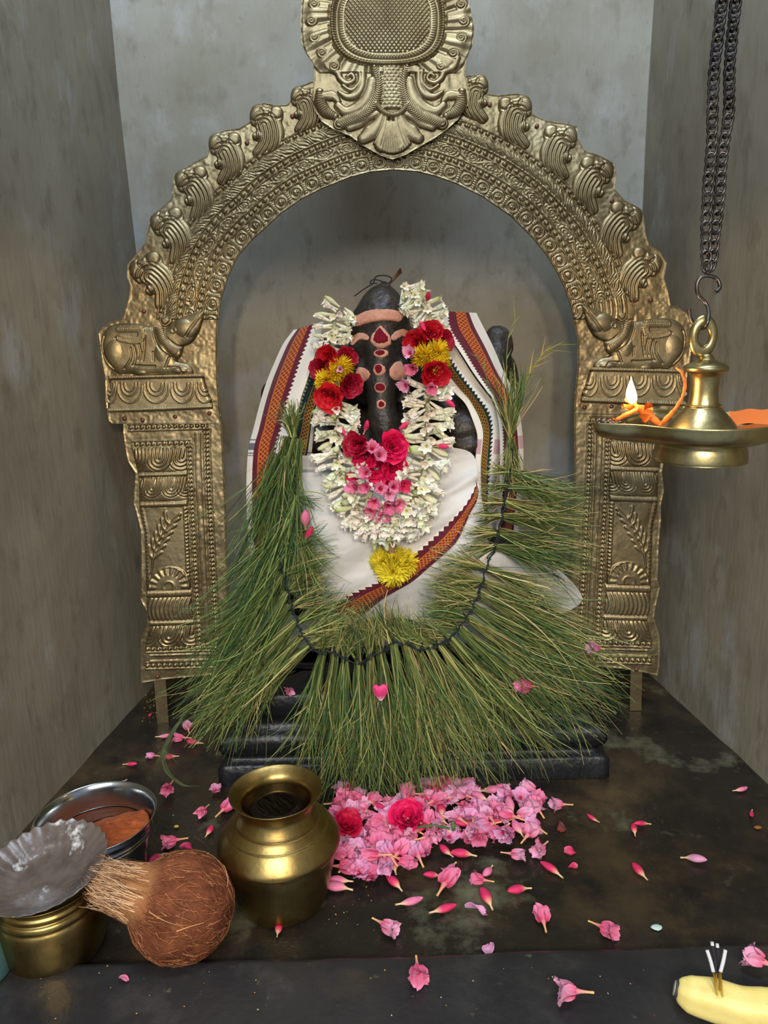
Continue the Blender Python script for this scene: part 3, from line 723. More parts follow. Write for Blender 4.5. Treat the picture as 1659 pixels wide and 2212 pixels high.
# the forehead bar is long and bent: build it from a centre line
def bar(name, line, width, matl, off, label):
    C_ = crv(line, 10); V = []; nw = 11
    for i, p in enumerate(C_):
        a = C_[max(i-1, 0)]; b = C_[min(i+1, len(C_)-1)]; t = (b-a)/np.linalg.norm(b-a); nn = np.array([-t[1], t[0]])
        s = i/(len(C_)-1); w = np.interp(s, np.linspace(0, 1, len(width)), width)*(math.sqrt(max(0.02, 1-abs(2*s-1)**7)))+0.7*float(vnoise(i*0.7, 3.1, 0, 9))
        for k in range(nw):
            u = k/(nw-1)*2-1
            q = p+nn*w*u; V.append(hit(q[0], q[1], off*math.sqrt(max(0, 1-u**6)) if abs(u) < 1 and 0 < i < len(C_)-1 else -0.001))
    o = mk(name, np.array(V), gridfa(len(C_), nw), matl, IDOL); tag(o, label)
bar('forehead_mark', [(763, 702), (775, 692), (800, 683), (830, 680), (855, 682), (869, 688)], [10, 13, 14, 13, 13, 13], M['paste'], 0.0022, 'broad pinkish paste bar')
bar('brow_mark', [(759, 746), (765, 733), (780, 726), (797, 732)], [5, 8, 8, 6], M['paste'], 0.0020, 'pinkish paste brow')
bar('brow_mark', [(846, 734), (860, 722), (874, 719), (883, 730)], [7, 9, 8, 5], M['paste'], 0.0020, 'pinkish paste brow')
pat('cheek_mark', c1([(515, 1000), (545, 930), (590, 922), (650, 960), (660, 1010), (610, 1058), (555, 1050)]), M['paste'], 0.0020)
pat('cheek_mark', c1([(830, 950), (860, 900), (930, 868), (970, 920), (1000, 1005), (960, 1045), (880, 1045), (835, 1000)]), M['paste'], 0.0020)
for a, b in ((([(755, 545), (800, 590), (850, 660), (850, 720), (790, 757), (710, 750), (662, 700), (670, 640), (710, 590)]), ([(750, 568), (790, 610), (820, 650), (825, 690), (770, 718), (710, 708), (685, 680), (700, 620)])),
             (([(755, 762), (815, 775), (828, 810), (790, 838), (730, 840), (690, 815), (700, 780)]), ([(755, 768), (795, 785), (790, 808), (740, 822), (705, 800), (720, 778)])),
             (([(745, 892), (795, 920), (803, 965), (770, 1000), (715, 1000), (685, 960), (700, 905)]), ([(740, 896), (768, 920), (765, 960), (735, 985), (708, 960), (705, 915)])),
             (([(755, 1060), (800, 1085), (803, 1130), (770, 1160), (720, 1152), (697, 1115), (710, 1070)]), ([(755, 1066), (795, 1090), (790, 1128), (755, 1142), (712, 1125), (712, 1080)])),
             (([(765, 1212), (802, 1240), (800, 1285), (760, 1306), (725, 1290), (720, 1235)]), ([(765, 1225), (788, 1245), (788, 1272), (760, 1286), (737, 1270), (742, 1236)]))):
    p = pat('trunk_mark', c1(a), M['paste'], 0.0020)
    pat('red_dot', c1(b), M['kumkum'], 0.0034, p, jit=1.6)
# ------------------------------------------------------------------ cloths
M['cotton'] = mat('woven_cotton', rough=0.85, vcol=True, bump=[(900, 0.0002, 2)], spec=0.2, sheen=0.15)
M['sheer'] = mat('thin_white_cotton', rough=0.8, vcol=True, bump=[(900, 0.0002, 2), (40, 0.0012, 3)], spec=0.2, sheen=0.1)
WHITE = LA(238, 232, 220); MAR = LA(96, 30, 46); ORG = LA(206, 112, 40); GRN = LA(14, 50, 54); GLD = LA(170, 124, 50); BLK = LA(38, 26, 22); GRY = LA(108, 112, 120)
def lattice(u, v, base, line, k=3.0, w=0.16):
    """small diamond lattice, u across 0-1, v in the same unit along"""
    a = (u*k+v*k) % 1.0; b = (u*k-v*k) % 1.0
    la = np.minimum(a, 1-a); lb = np.minimum(b, 1-b); l_ = np.minimum(la, lb)
    dot = np.hypot(la-0.5, lb-0.5) < 0.2
    c = np.where((l_ < w)[..., None], line, base); c = np.where(dot[..., None], base*0.8+line*0.2, c)
    return np.where(((u < 0.05) | (u > 0.95))[..., None], line, c)
def ribbon(name, left, right, Yl, Yr, nu, nv, colf, folds, parent, thick=0.0012, matl=None):
    """cloth strip between two edges given as (px, py) with depths; colf(u, v) with v in strip widths"""
    Lc = crv(left, 10); Rc = crv(right, 10)
    def rs(P, n):
        d = np.concatenate([[0], np.cumsum(np.linalg.norm(np.diff(P, axis=0), axis=1))]); t = np.linspace(0, d[-1], n)
        return np.stack([np.interp(t, d, P[:, 0]), np.interp(t, d, P[:, 1])], 1), d[-1]
    Lp, ll = rs(Lc, nv); Rp, lr = rs(Rc, nv)
    yl = np.interp(np.linspace(0, 1, nv), np.linspace(0, 1, len(Yl)), Yl); yr = np.interp(np.linspace(0, 1, nv), np.linspace(0, 1, len(Yr)), Yr)
    u = np.linspace(0, 1, nu); Uu, Vv = np.meshgrid(u, np.linspace(0, 1, nv), indexing='ij')
    PXa = Lp[:, 0]*(1-Uu)+Rp[:, 0]*Uu; PYa = Lp[:, 1]*(1-Uu)+Rp[:, 1]*Uu; YY = yl*(1-Uu)+yr*Uu
    YY = YY+folds(Uu, Vv)
    Vt = W(PXa, PYa, YY)
    wd = np.linalg.norm(Lp-Rp, axis=1).mean(); vv = Vv*(ll+lr)/2/wd
    C_ = colf(Uu, vv, PXa, PYa)
    back = Vt+np.array([0, thick, 0])
    n = nu*nv; f = gridfa(nu, nv); f2 = f[:, ::-1]+n
    e1 = np.arange(nv-1); sk = []
    for row, sgn in ((0, 1), ((nu-1)*nv, -1)):
        a = row+e1; q = np.stack([a, a+1, a+1+n, a+n], 1); sk.append(q if sgn > 0 else q[:, ::-1])
    e2 = np.arange(nu-1)*nv
    for colm, sgn in ((0, -1), (nv-1, 1)):
        a = e2+colm; q = np.stack([a, a+nv, a+nv+n, a+n], 1); sk.append(q if sgn > 0 else q[:, ::-1])
    Fc = np.concatenate([f, f2]+sk)
    return mk(name, np.concatenate([Vt.reshape(-1, 3), back.reshape(-1, 3)]), Fc, matl or M['cotton'], parent, cols=np.tile(C_.reshape(-1, 3), (2, 1)))
def saw(v, per): return np.abs(((v/per) % 1.0)*2-1)
def colA(u, v, X, Y):                     # maroon border, outer edge at u=0
    C_ = np.broadcast_to(WHITE, u.shape+(3,)).copy()
    s = saw(v, 0.115)
    m = (u > 0.14) & (u < 0.63+0.07*s); C_[m] = MAR
    lt = (u > 0.26) & (u < 0.51); q = lattice((u-0.26)/0.25, v/0.25, MAR*0.9, ORG, 2.2, 0.15); C_[lt] = q[lt]
    st = ((Y > 957) & (Y < 972)) | ((np.abs(Y-950) < 1.3)) | (np.abs(Y-979) < 1.3) | (np.abs(Y-984) < 1.0)
    C_[st & (u < 0.14) & (X < 700)] = GRY
    return C_
def colB(u, v, X, Y):                     # green border, outer at u=0
    C_ = np.broadcast_to(WHITE, u.shape+(3,)).copy(); s = saw(v, 0.17)
    m = (u > 0.06+0.16*s) & (u < 0.84); C_[m] = GRN
    lt = (u > 0.40) & (u < 0.76); q = lattice((u-0.40)/0.36, v/0.36, BLK, GLD, 2.0, 0.13); C_[lt] = q[lt]
    st = ((Y > 985) & (Y < 1000)) | (np.abs(Y-978) < 1.3) | (np.abs(Y-1008) < 1.3)
    C_[st & (u > 0.84) & (X < 700)] = GRY
    return C_
SHL = empty('shawl', (float(W(620, 1350, 1.05)[0]), 1.05, 0.146), 'white shawl with maroon and green borders over the left shoulder of the idol', 'cloth')
fA = lambda u, v: -0.007*np.sin(u*math.pi)*(1-0.4*v)+0.0035*np.cos(u*9+v*3)+0.003*np.sin(v*9+u*4)-0.006*np.exp(-(v/0.03)**2)*0
outA = [(634, 713), (611, 744), (589, 792), (575, 827), (562, 869), (547, 927), (536, 973), (532, 1045), (534, 1130), (540, 1210)]
inA = [(699, 694), (690, 738), (678, 773), (663, 823), (649, 864), (638, 920), (626, 952), (622, 1000), (620, 1090), (622, 1190)]
ribbon('maroon_bordered_fold', outA, inA, [1.135, 1.12, 1.10, 1.08, 1.07, 1.06], [1.10, 1.075, 1.06, 1.05, 1.05, 1.05], 120, 480, colA, fA, SHL)
outB = [(697, 722), (690, 742), (676, 777), (660, 823), (645, 866), (634, 920), (622, 955), (616, 1000), (612, 1090), (612, 1190)]
inB = [(730, 760), (725, 790), (716, 820), (700, 850), (690, 880), (680, 912), (674, 972), (666, 1010), (655, 1060), (650, 1180)]
ribbon('green_bordered_fold', outB, inB, [1.095, 1.08, 1.065, 1.06, 1.055, 1.05], [1.10, 1.085, 1.07, 1.06, 1.055, 1.05], 80, 420, colB, lambda u, v: -0.004*np.sin(u*math.pi)+0.0025*np.sin(u*11+v*5)+0.004, SHL)
SHR = empty('shawl', (float(W(1080, 1350, 1.05)[0]), 1.05, 0.146), 'white shawl with maroon and green borders over the right shoulder beside the upright grass', 'cloth')
outA2 = [(1029, 676), (1041, 700), (1065, 748), (1089, 804), (1110, 845), (1120, 881), (1128, 929), (1131, 978), (1128, 1050), (1120, 1150)]
inA2 = [(957, 672), (960, 710), (990, 756), (1024, 809), (1048, 842), (1066, 866), (1078, 920), (1080, 980), (1078, 1060), (1072, 1150)]
def colA2(u, v, X, Y):
    C_ = np.broadcast_to(WHITE, u.shape+(3,)).copy(); s = saw(v, 0.115)
    m = (u > 0.22) & (u < 0.82+0.06*s); C_[m] = MAR
    lt = (u > 0.33) & (u < 0.62); q = lattice((u-0.33)/0.29, v/0.29, MAR*0.9, ORG, 2.2, 0.15); C_[lt] = q[lt]
    C_[(np.abs(Y-955) < 14) & (u < 0.22)] = LA(206, 168, 172)
    return C_
ribbon('maroon_bordered_fold', outA2, inA2, [1.13, 1.12, 1.10, 1.09, 1.08, 1.07], [1.10, 1.08, 1.065, 1.055, 1.05, 1.05], 120, 420, colA2, fA, SHR)
outB2 = [(962, 712), (988, 756), (1021, 809), (1050, 848), (1070, 868), (1080, 893), (1083, 930), (1080, 980), (1070, 1060), (1066, 1150)]
inB2 = [(930, 770), (958, 818), (981, 847), (1005, 872), (1019, 902), (1031, 941), (1028, 978), (1026, 1016), (1030, 1074), (1031, 1150)]
def colB2(u, v, X, Y):
    C_ = np.broadcast_to(WHITE, u.shape+(3,)).copy(); s = saw(v, 0.17)
    m = (u > 0.32+0.12*s) & (u < 0.76); C_[m] = GRN
    lt = (u > 0.50) & (u < 0.74); q = lattice((u-0.50)/0.24, v/0.24, BLK, GLD, 1.7, 0.14); C_[lt] = q[lt]
    C_[(np.abs(Y-965) < 16) & ((u > 0.8) | (u < 0.28))] = LA(200, 160, 168)
    return C_
ribbon('green_bordered_fold', outB2, inB2, [1.10, 1.08, 1.07, 1.06, 1.06, 1.06], [1.10, 1.085, 1.07, 1.06, 1.05, 1.045], 90, 420, colB2, lambda u, v: -0.005*np.sin(u*math.pi)+0.003*np.sin(u*9+v*4)+0.003, SHR)

# lap cloth: swells over the knees
LAPV = [(645, 985), (700, 982), (760, 975), (850, 970), (930, 968), (985, 968), (1024, 985), (1034, 1040), (1045, 1100), (1060, 1180), (1130, 1190), (1190, 1220), (1240, 1262), (1256, 1300), (1200, 1330), (1100, 1345), (950, 1350), (860, 1335), (760, 1345), (690, 1335), (640, 1290), (600, 1240), (610, 1150), (640, 1080)]
def lapY(x, y):
    base = 1.058-0.050*sstep(960, 1180, y)+0.016*sstep(1230, 1340, y)
    base = base-0.014*np.exp(-((x-1040)/130)**2-((y-1230)/80)**2)-0.010*np.exp(-((x-700)/120)**2-((y-1210)/80)**2)
    base = base+0.040*sstep(1050, 1260, x)+0.03*sstep(680, 590, x)
    # draped diagonal folds
    t = (x-640)*0.47+(y-1300)*0.88; w = (x-640)*0.88-(y-1300)*0.47
    base = base+0.0046*np.sin(t/19+1.5*np.sin(w/110))*sstep(0, 140, w)+0.0018*np.sin(t/8.5+w/60)*(0.5+0.5*vnoise(x/60, y/60, 0, 77))
    base = base-0.014*np.exp(-((x*0.55+y*0.84-(1420+0.06*(x-900)))/14)**2)*sstep(880, 1000, x)*sstep(1130, 1080, y)
    base = base+0.0042*fnoise(x/60+y/90, y/45, 0, 3, 71)
    return base
def lap_sheet(name, poly, yf, col, parent, step=2.2, thick=0.0012, matl=None):
    P = crv(list(poly)+[poly[0]], 4)[:-1]; x0, y0 = P.min(0)-step; x1, y1 = P.max(0)+step
    X, Y = np.meshgrid(np.arange(x0, x1, step), np.arange(y0, y1, step), indexing='ij'); sd, bx, by = polydist(X, Y, P)
    Fg = gridfa(*X.shape); keep = (sd.ravel()[Fg] > 0).any(1) & (sd.ravel()[Fg].min(1) > -step*1.45); Fg = Fg[keep]
    Xs = np.where(sd > 0, X, bx); Ys = np.where(sd > 0, Y, by)
    Vt = W(Xs, Ys, yf(Xs, Ys)).reshape(-1, 3); C_ = col(Xs, Ys).reshape(-1, 3)
    used = np.unique(Fg); rmp = -np.ones(len(Vt), int); rmp[used] = np.arange(len(used)); Vt = Vt[used]; C_ = C_[used]; Fg = rmp[Fg]
    E = np.concatenate([Fg[:, [0, 1]], Fg[:, [1, 2]], Fg[:, [2, 3]], Fg[:, [3, 0]]]); key = np.sort(E, 1); kk = key[:, 0]*(len(Vt)+1)+key[:, 1]
    _, idx, cnt = np.unique(kk, return_index=True, return_counts=True); B = E[idx[cnt == 1]]; n = len(Vt)
    Vb = Vt+np.array([0, thick, 0])
    SK = np.stack([B[:, 1], B[:, 0], B[:, 0]+n, B[:, 1]+n], 1)
    return mk(name, np.concatenate([Vt, Vb]), np.concatenate([Fg, Fg[:, ::-1]+n, SK]), matl or M['sheer'], parent, cols=np.tile(C_, (2, 1)))
LAP = empty('lap_cloth', (float(W(840, 1340, 1.02)[0]), 1.03, 0.147), 'thin white lap cloth crossed by a diagonal maroon and orange border', 'cloth')
def lapcol(x, y):
    c = np.broadcast_to(LA(226, 224, 220), x.shape+(3,)).copy()
    w = np.clip(0.5+0.5*fnoise(x/60, y/60, 0, 2, 72), 0, 1)[..., None]*0.35
    c = c*(1-w)+LA(200, 196, 186)*w
    m = (np.abs(y-(1018-0.0*(x-650))) < 3.5) & (x < 740); c[m] = LA(160, 162, 168)
    return c
lap_sheet('white_drape', LAPV, lapY, lapcol, LAP)
up = [(1027, 1030), (1026, 1050), (1002, 1092), (953, 1142), (900, 1190), (850, 1232), (809, 1258), (761, 1279), (729, 1296), (690, 1312)]
lo = [(1034, 1060), (1029, 1084), (1016, 1108), (990, 1164), (965, 1192), (930, 1223), (891, 1256), (857, 1276), (823, 1297), (775, 1336)]
def colBd(u, v, X, Y):
    C_ = np.broadcast_to(WHITE, u.shape+(3,)).copy(); s = saw(v, 0.30)
    C_[u > 0.02+0.15*s] = MAR
    lt = (u > 0.40) & (u < 0.82); q = lattice((u-0.40)/0.42, v/0.42, MAR*0.9, ORG, 2.2, 0.15); C_[lt] = q[lt]
    return C_
def bd(name):
    Lc = crv(up, 10); Rc = crv(lo, 10)
    def rs(P, n):
        d = np.concatenate([[0], np.cumsum(np.linalg.norm(np.diff(P, axis=0), axis=1))]); t = np.linspace(0, d[-1], n); return np.stack([np.interp(t, d, P[:, 0]), np.interp(t, d, P[:, 1])], 1), d[-1]
    nu, nv = 70, 520; Lp, ll = rs(Lc, nv); Rp, lr = rs(Rc, nv); Uu, Vv = np.meshgrid(np.linspace(0, 1, nu), np.linspace(0, 1, nv), indexing='ij')
    X = Lp[:, 0]*(1-Uu)+Rp[:, 0]*Uu; Y = Lp[:, 1]*(1-Uu)+Rp[:, 1]*Uu
    YY = lapY(X, Y)-0.0022-0.0014*np.sin(Uu*math.pi)
    wd = 48.0; C_ = colBd(Uu, Vv*(ll+lr)/2/wd, X, Y)
    mk(name, W(X, Y, YY).reshape(-1, 3), gridfa(nu, nv), M['cotton'], LAP, cols=C_.reshape(-1, 3))
bd('diagonal_border')

# ------------------------------------------------------------------ black threads
M['thread'] = mat('black_thread', lin(22, 24, 28), 0.8)
def thread(name, pts, r, parent=None, label=None, cat='thread', wob=0.0):
    P = np.array([W(*p) for p in pts]); P = smoothprof(P, 8)
    if wob: P = P+wob*np.stack([vnoise(np.arange(len(P))*0.9, 0.3, 0, 81), vnoise(np.arange(len(P))*0.9, 4.3, 0, 82), vnoise(np.arange(len(P))*0.9, 8.3, 0, 83)], 1)
    v, f = tube(P, r, 6); o = mk(name, v, f, M['thread'], parent)
    if label: tag(o, label, cat)
    return o
# ------------------------------------------------------------------ flower shapes
rng = np.random.default_rng(7)
M['petal'] = mat('flower_petal', rough=0.55, vcol=True, sss=0.12, spec=0.3, bump=(500, 0.0002, 2))
M['grass'] = mat('grass_blade', rough=0.5, vcol=True, spec=0.35)
def petal(L_, Wd, bend=0.5, cup=0.25, n=5, m=5, tip=0.5, ruf=0.0, seed=0, base=0.25):
    """strip from the origin along +z, opening towards +x as it bends; width along y"""
    t = np.linspace(0, 1, n); s = np.linspace(-1, 1, m)
    ang = bend*t; dx = np.concatenate([[0], np.cumsum(np.sin((ang[1:]+ang[:-1])/2))/(n-1)])*L_; dz = np.concatenate([[0], np.cumsum(np.cos((ang[1:]+ang[:-1])/2))/(n-1)])*L_
    w = Wd/2*np.sin(np.clip(base+(1-base)*t, 0, 1)**(1.0)*math.pi*0.97+0.0)**tip
    T, S = np.meshgrid(t, s, indexing='ij'); w = w[:, None]
    Y = S*w; c = cup*Wd*(S**2)*np.sin(np.pi*np.clip(T*0.9+0.1, 0, 1))
    X = dx[:, None]-c*np.cos(ang)[:, None]; Z = dz[:, None]+c*np.sin(ang)[:, None]
    if ruf:
        k = ruf*vnoise(T*3+seed*7.3, S*2+seed*3.1, 0, 91)*T; X = X+k; Z = Z+k*0.6*np.sign(vnoise(T*3.3, S*2.2, seed+0.0, 92))
    return np.stack([X, Y, Z], -1).reshape(-1, 3), gridf(n, m), T.ravel(), S.ravel()
def rotz(V, a): c, s = math.cos(a), math.sin(a); return V@np.array([[c, s, 0], [-s, c, 0], [0, 0, 1]])
def orient(V, d, roll=0.0):
    x, y, z = frame(d); V = rotz(V, roll); return V[:, [0]]*x+V[:, [1]]*y+V[:, [2]]*z
def tuberose(rg, openf=1.0):
    """white tuberose: waxy tube and six petals, returns V, F, C with its base at the origin, +z forward"""
    b = MB(); tl = rg.uniform(0.014, 0.019); bendy = rg.uniform(-0.15, 0.15)
    P = np.array([[bendy*tl*(k/4)**2, 0, tl*k/4] for k in range(5)])
    wcol = np.array(lin(*(np.array((253, 248, 232))+rg.integers(-6, 6, 3)))); gcol = LA(238, 234, 200)
    v, f = tube(P, [0.0015, 0.0018, 0.0023, 0.0029, 0.0036], 7)
    t = np.clip(v[:, 2]/tl, 0, 1)[:, None]; b.add(v, f, gcol*(1-t)**2*1.0+wcol*(1-(1-t)**2))
    for ring_, n_, bd_ in ((0, 3, 1.15), (1, 3, 0.85)):
        for k in range(n_):
            v, f, T, S = petal(rg.uniform(0.0115, 0.0145), 0.0074, bd_*openf*rg.uniform(0.75, 1.15), 0.20, 6, 5, 0.55, 0.0004, rg.integers(99), 0.3)
            v = v+np.array([0.0012, 0, 0]); v = rotz(v, (k/n_+ring_/6)*2*math.pi+rg.uniform(-0.15, 0.15))+P[-1]-np.array([0, 0, 0.001])
            b.add(v, f, wcol*(0.92+0.08*T[:, None])*np.array([1, 1, 1.0]))
    if openf > 0.9:
        v, f = ellip(P[-1]+np.array([0, 0, 0.001]), (0.0013, 0.0013, 0.002), 5, 6); b.add(v, f, LA(206, 178, 60))
    return b.data()
def tbud(rg, green=0.5):
    L_ = rg.uniform(0.020, 0.028); n = 9; t = np.linspace(0, 1, n); c = rg.uniform(-0.2, 0.2)
    P = np.stack([c*L_*t**2, 0*t, L_*t], 1); r = 0.0012+0.0024*np.sin(np.clip(t*1.05, 0, 1)**1.6*math.pi*0.93)
    v, f = tube(P, r, 8); tt = np.clip(v[:, 2]/L_, 0, 1)[:, None]; wc = LA(232, 228, 196); gc = LA(168, 190, 92)
    return v, f, wc*(1-tt**2*green)+gc*tt**2*green
PNK = {'deep': LA(214, 50, 98), 'mid': LA(224, 122, 156), 'pale': LA(226, 160, 188), 'lilac': LA(214, 148, 184)}
def oleander(rg, tone='mid', openf=1.0, size=1.0):
    """funnel with five ruffled lobes; corolla and tube returned separately; tube base at origin"""
    c1_ = PNK[tone]*(rg.uniform(0.9, 1.1)); c0 = PNK['deep']; cy = LA(236, 190, 120)
    b = MB(); L_ = 0.016*size
    P = np.array([[0, 0, L_*k/5] for k in range(6)]); v, f = tube(P, np.array([1.1, 1.0, 1.2, 1.6, 2.6, 3.6])*1e-3*size, 8, cap=False)
    t = np.clip(v[:, 2:]/L_, 0, 1); tubeD = (v, f, cy*(1-t)+(c0*0.55+c1_*0.45)*t)
    for k in range(5):
        v, f, T, S = petal(rg.uniform(0.014, 0.019)*size, 0.0155*size, (1.15*openf)*rg.uniform(0.6, 1.2), rg.uniform(-0.1, 0.25), 7, 7, 0.62, 0.0030*size, rg.integers(999), 0.18)
        v = v+np.array([0.0022*size, 0, 0]); v = rotz(v, k/5*2*math.pi+rg.uniform(-0.2, 0.2)); v[:, 2] += L_*0.86
        T = T[:, None]; str_ = 0.10*np.cos(S*9)[:, None]*(1-T)
        b.add(v, f, np.clip(c0*(1-T)**3*0.8+c1_*(1-(1-T)**3*0.8)-str_*c1_, 0, 1))
    for k in range(3):
        v, f, T, S = petal(0.007*size, 0.004*size, 0.4, 0.2, 4, 3, 0.6, 0, k); v = rotz(v, k*2.1); v[:, 2] += L_*0.95; b.add(v, f, c0*1.1)
    return b.data(), tubeD
def obud(rg, tone='deep', size=1.0, fat=1.0):
    L_ = 0.026*size; n = 12; t = np.linspace(0, 1, n)
    P = np.stack([0.12*L_*np.sin(t*2), 0*t, L_*t], 1); r = (0.0010+0.0030*fat*np.sin(np.clip((t-0.22)/0.8, 0, 1)**0.9*math.pi))*size
    r[-1] = 0.0003
    v, f = tube(P, r, 9); tt = np.clip(v[:, 2:]/L_, 0, 1); c = PNK[tone]; cy = LA(232, 196, 150)
    a = sstep(0.15, 0.5, tt); tw = 0.14*np.sin(np.arctan2(v[:, 1], v[:, 0])*2+tt[:, 0]*9)[:, None]
    return v, f, np.clip(cy*(1-a)+c*a*(1+tw), 0, 1)
def rose(rg, col, R_=0.020, n=26):
    b = MB()
    for k in range(n):
        q = (k/(n-1)); rad = R_*(0.10+0.42*q); L_ = R_*(0.62+0.50*q); a = k*2.399
        v, f, T, S = petal(L_, R_*(0.7+0.9*q), 0.15+1.05*q*rg.uniform(0.8, 1.2), 0.34, 7, 7, 0.42, R_*0.10, rg.integers(999), 0.30)
        v = v+np.array([rad*0.75, 0, -0.1*R_*q]); v = rotz(v, a)
        sh = rg.uniform(0.85, 1.12); b.add(v, f, np.clip(col*sh*(0.88+0.16*T[:, None]), 0, 1))
    return b.data()
def mum(rg, R_=0.018, n=110, col=None, flat=1.0):
    b = MB(); cy = LA(250, 206, 30) if col is None else col
    for k in range(n):
        q = (k+0.5)/n; th = math.acos(1-1.25*q); a = k*2.39996
        d = np.array([math.sin(th)*math.cos(a), math.sin(th)*math.sin(a), math.cos(th)])
        L_ = R_*(0.62+0.38*q)*rg.uniform(0.88, 1.1)
        v, f, T, S = petal(L_, R_*0.22, rg.uniform(-0.5, 0.35), 0.35, 5, 3, 0.45, 0, 0, 0.3)
        v[:, 0] *= -1
        b.add(orient(v, d, rg.uniform(-0.3, 0.3)), f, np.clip(cy*rg.uniform(0.86, 1.1)*(0.78+0.25*T[:, None]), 0, 1))
    V, Fc, C_ = b.data(); V[:, 2] *= flat
    return V, Fc, C_
def put(name, data, loc, d, parent, roll=0.0, scale=1.0, matl=None):
    V, Fc, C_ = data; return mk(name, orient(V*scale, d, roll)+loc, Fc, matl or M['petal'], parent, cols=C_, org=loc if parent is not None else None)

# ------------------------------------------------------------------ the flower garland
GAR = empty('flower_garland', (float(W(850, 1150, 0.99)[0]), 1.0, float(W(850, 1270, 0.99)[2])), 'thick white tuberose garland with red roses hanging round the idol', 'garland')
def along(path, s):
    P = np.array(path, float); d = np.concatenate([[0], np.cumsum(np.linalg.norm(np.diff(P[:, :2], axis=0), axis=1))])
    return np.array([np.interp(s*d[-1], d, P[:, k]) for k in range(P.shape[1])]), d[-1]
LST = [(750, 643, 1.10), (722, 692, 1.085), (718, 740, 1.07), (725, 800, 1.055), (728, 870, 1.045), (728, 940, 1.04), (736, 1000, 1.025), (756, 1060, 1.01), (785, 1110, 1.0), (830, 1140, 0.995)]
RST = [(868, 618, 1.10), (910, 655, 1.085), (938, 700, 1.07), (930, 760, 1.055), (926, 830, 1.045), (922, 900, 1.035), (922, 970, 1.03), (912, 1030, 1.015), (888, 1090, 1.0), (855, 1140, 0.995)]
tpool = [tuberose(rng, o) for o in (1.15, 0.95, 0.75, 0.6, 1.05, 0.5)]; bpool = [tbud(rng, g) for g in (0.3, 0.9, 0.6)]
items = []
for path, sd_ in ((LST, -1), (RST, 1)):
    n = 160
    for i in range(n):
        s = (i+0.5)/n; p, L_ = along(path, s); p2, _ = along(path, min(1, s+0.03)); tdir = p2[:2]-p[:2]; tdir /= np.linalg.norm(tdir)+1e-9
        if (sd_ < 0 and 752 < p[1] < 862) or (sd_ > 0 and 708 < p[1] < 822): continue
        if sd_ < 0 and i < 6: continue
        lat = (1 if (i % 2) else -1)*rng.uniform(0.35, 1.0)
        if i % 5 == 0: lat *= 0.2
        nrm = np.array([-tdir[1], tdir[0]])
        d2 = nrm*lat+tdir*rng.uniform(-0.25, 0.45)
        up_ = rng.uniform(0.15, 0.55) if i % 5 else 1.4
        d = np.array([d2[0], -up_, -d2[1]])
        px = p[0]+nrm[0]*lat*8; py = p[1]+nrm[1]*lat*8
        items.append((px, py, p[2]-rng.uniform(0.004, 0.016), d))
for _ in range(44):                       # the full lower loop
    a = rng.uniform(-0.1, math.pi+0.1); r_ = rng.uniform(62, 90)
    px = 843+r_*math.cos(a)*1.0; py = 1062+r_*math.sin(a)*0.95
    d = np.array([math.cos(a)*rng.uniform(0.4, 1), -rng.uniform(0.5, 1.6), -math.sin(a)*rng.uniform(0.3, 1)])
    items.append((px-math.cos(a)*14, py-math.sin(a)*14, 0.995-rng.uniform(0, 0.012), d))
items = [q for q in items if not (abs(q[0]-822) < 44 and 985 < q[1] < 1092)]
order = rng.permutation(len(items)); rest = MB(); cnt = 0
for j in order:
    px, py, Y, d = items[j]; loc = W(px, py, Y); isb = rng.random() < 0.20
    data = bpool[rng.integers(3)] if isb else tpool[rng.integers(6)]; sc = rng.uniform(1.05, 1.28)*(0.74 if py < 760 else 0.96)
    if cnt < 100:
        put('flower_bud' if isb else 'tuberose_flower', data, loc, d, GAR, rng.uniform(0, 6.28), sc); cnt += 1
    else:
        V, Fc, C_ = data; rest.add(orient(V*sc, d, rng.uniform(0, 6.28))+loc, Fc, C_)
o = rest.build('more_tuberoses', M['petal'], GAR); tag(o, kind='stuff')
P = np.array([W(p[0], p[1], p[2]+0.004) for p in LST+RST[::-1]]); v, f = tube(smoothprof(P[1:-1], 6), 0.0032, 8); mk('garland_cord', v, f, mat('pale_stems', lin(196, 196, 150), 0.7), GAR)
RED = LA(186, 12, 34); RED2 = LA(206, 30, 44); HOT = LA(222, 20, 84); CRIM = LA(150, 8, 40)
for px, py, Y, col, R_, d in ((712, 772, 1.035, RED, 0.017, (-0.3, -1, 0.2)), (745, 776, 1.04, CRIM*1.1, 0.016, (0.4, -1, 0.2)), (702, 798, 1.03, CRIM*1.2, 0.017, (-0.7, -1, 0)), (750, 830, 1.03, CRIM*1.2, 0.018, (0.5, -1, -0.1)), (716, 852, 1.022, RED2*1.1, 0.022, (-0.2, -1, -0.3)),
                             (905, 742, 1.04, RED, 0.019, (-0.5, -1, 0)), (930, 722, 1.04, RED, 0.017, (0.1, -1, 0.5)), (950, 738, 1.04, CRIM*1.1, 0.016, (0.6, -1, 0.1)), (935, 802, 1.025, RED, 0.021, (0.2, -1, -0.2))):
    put('rose', rose(rng, col, R_), W(px, py, Y), d, GAR, rng.uniform(0, 6))
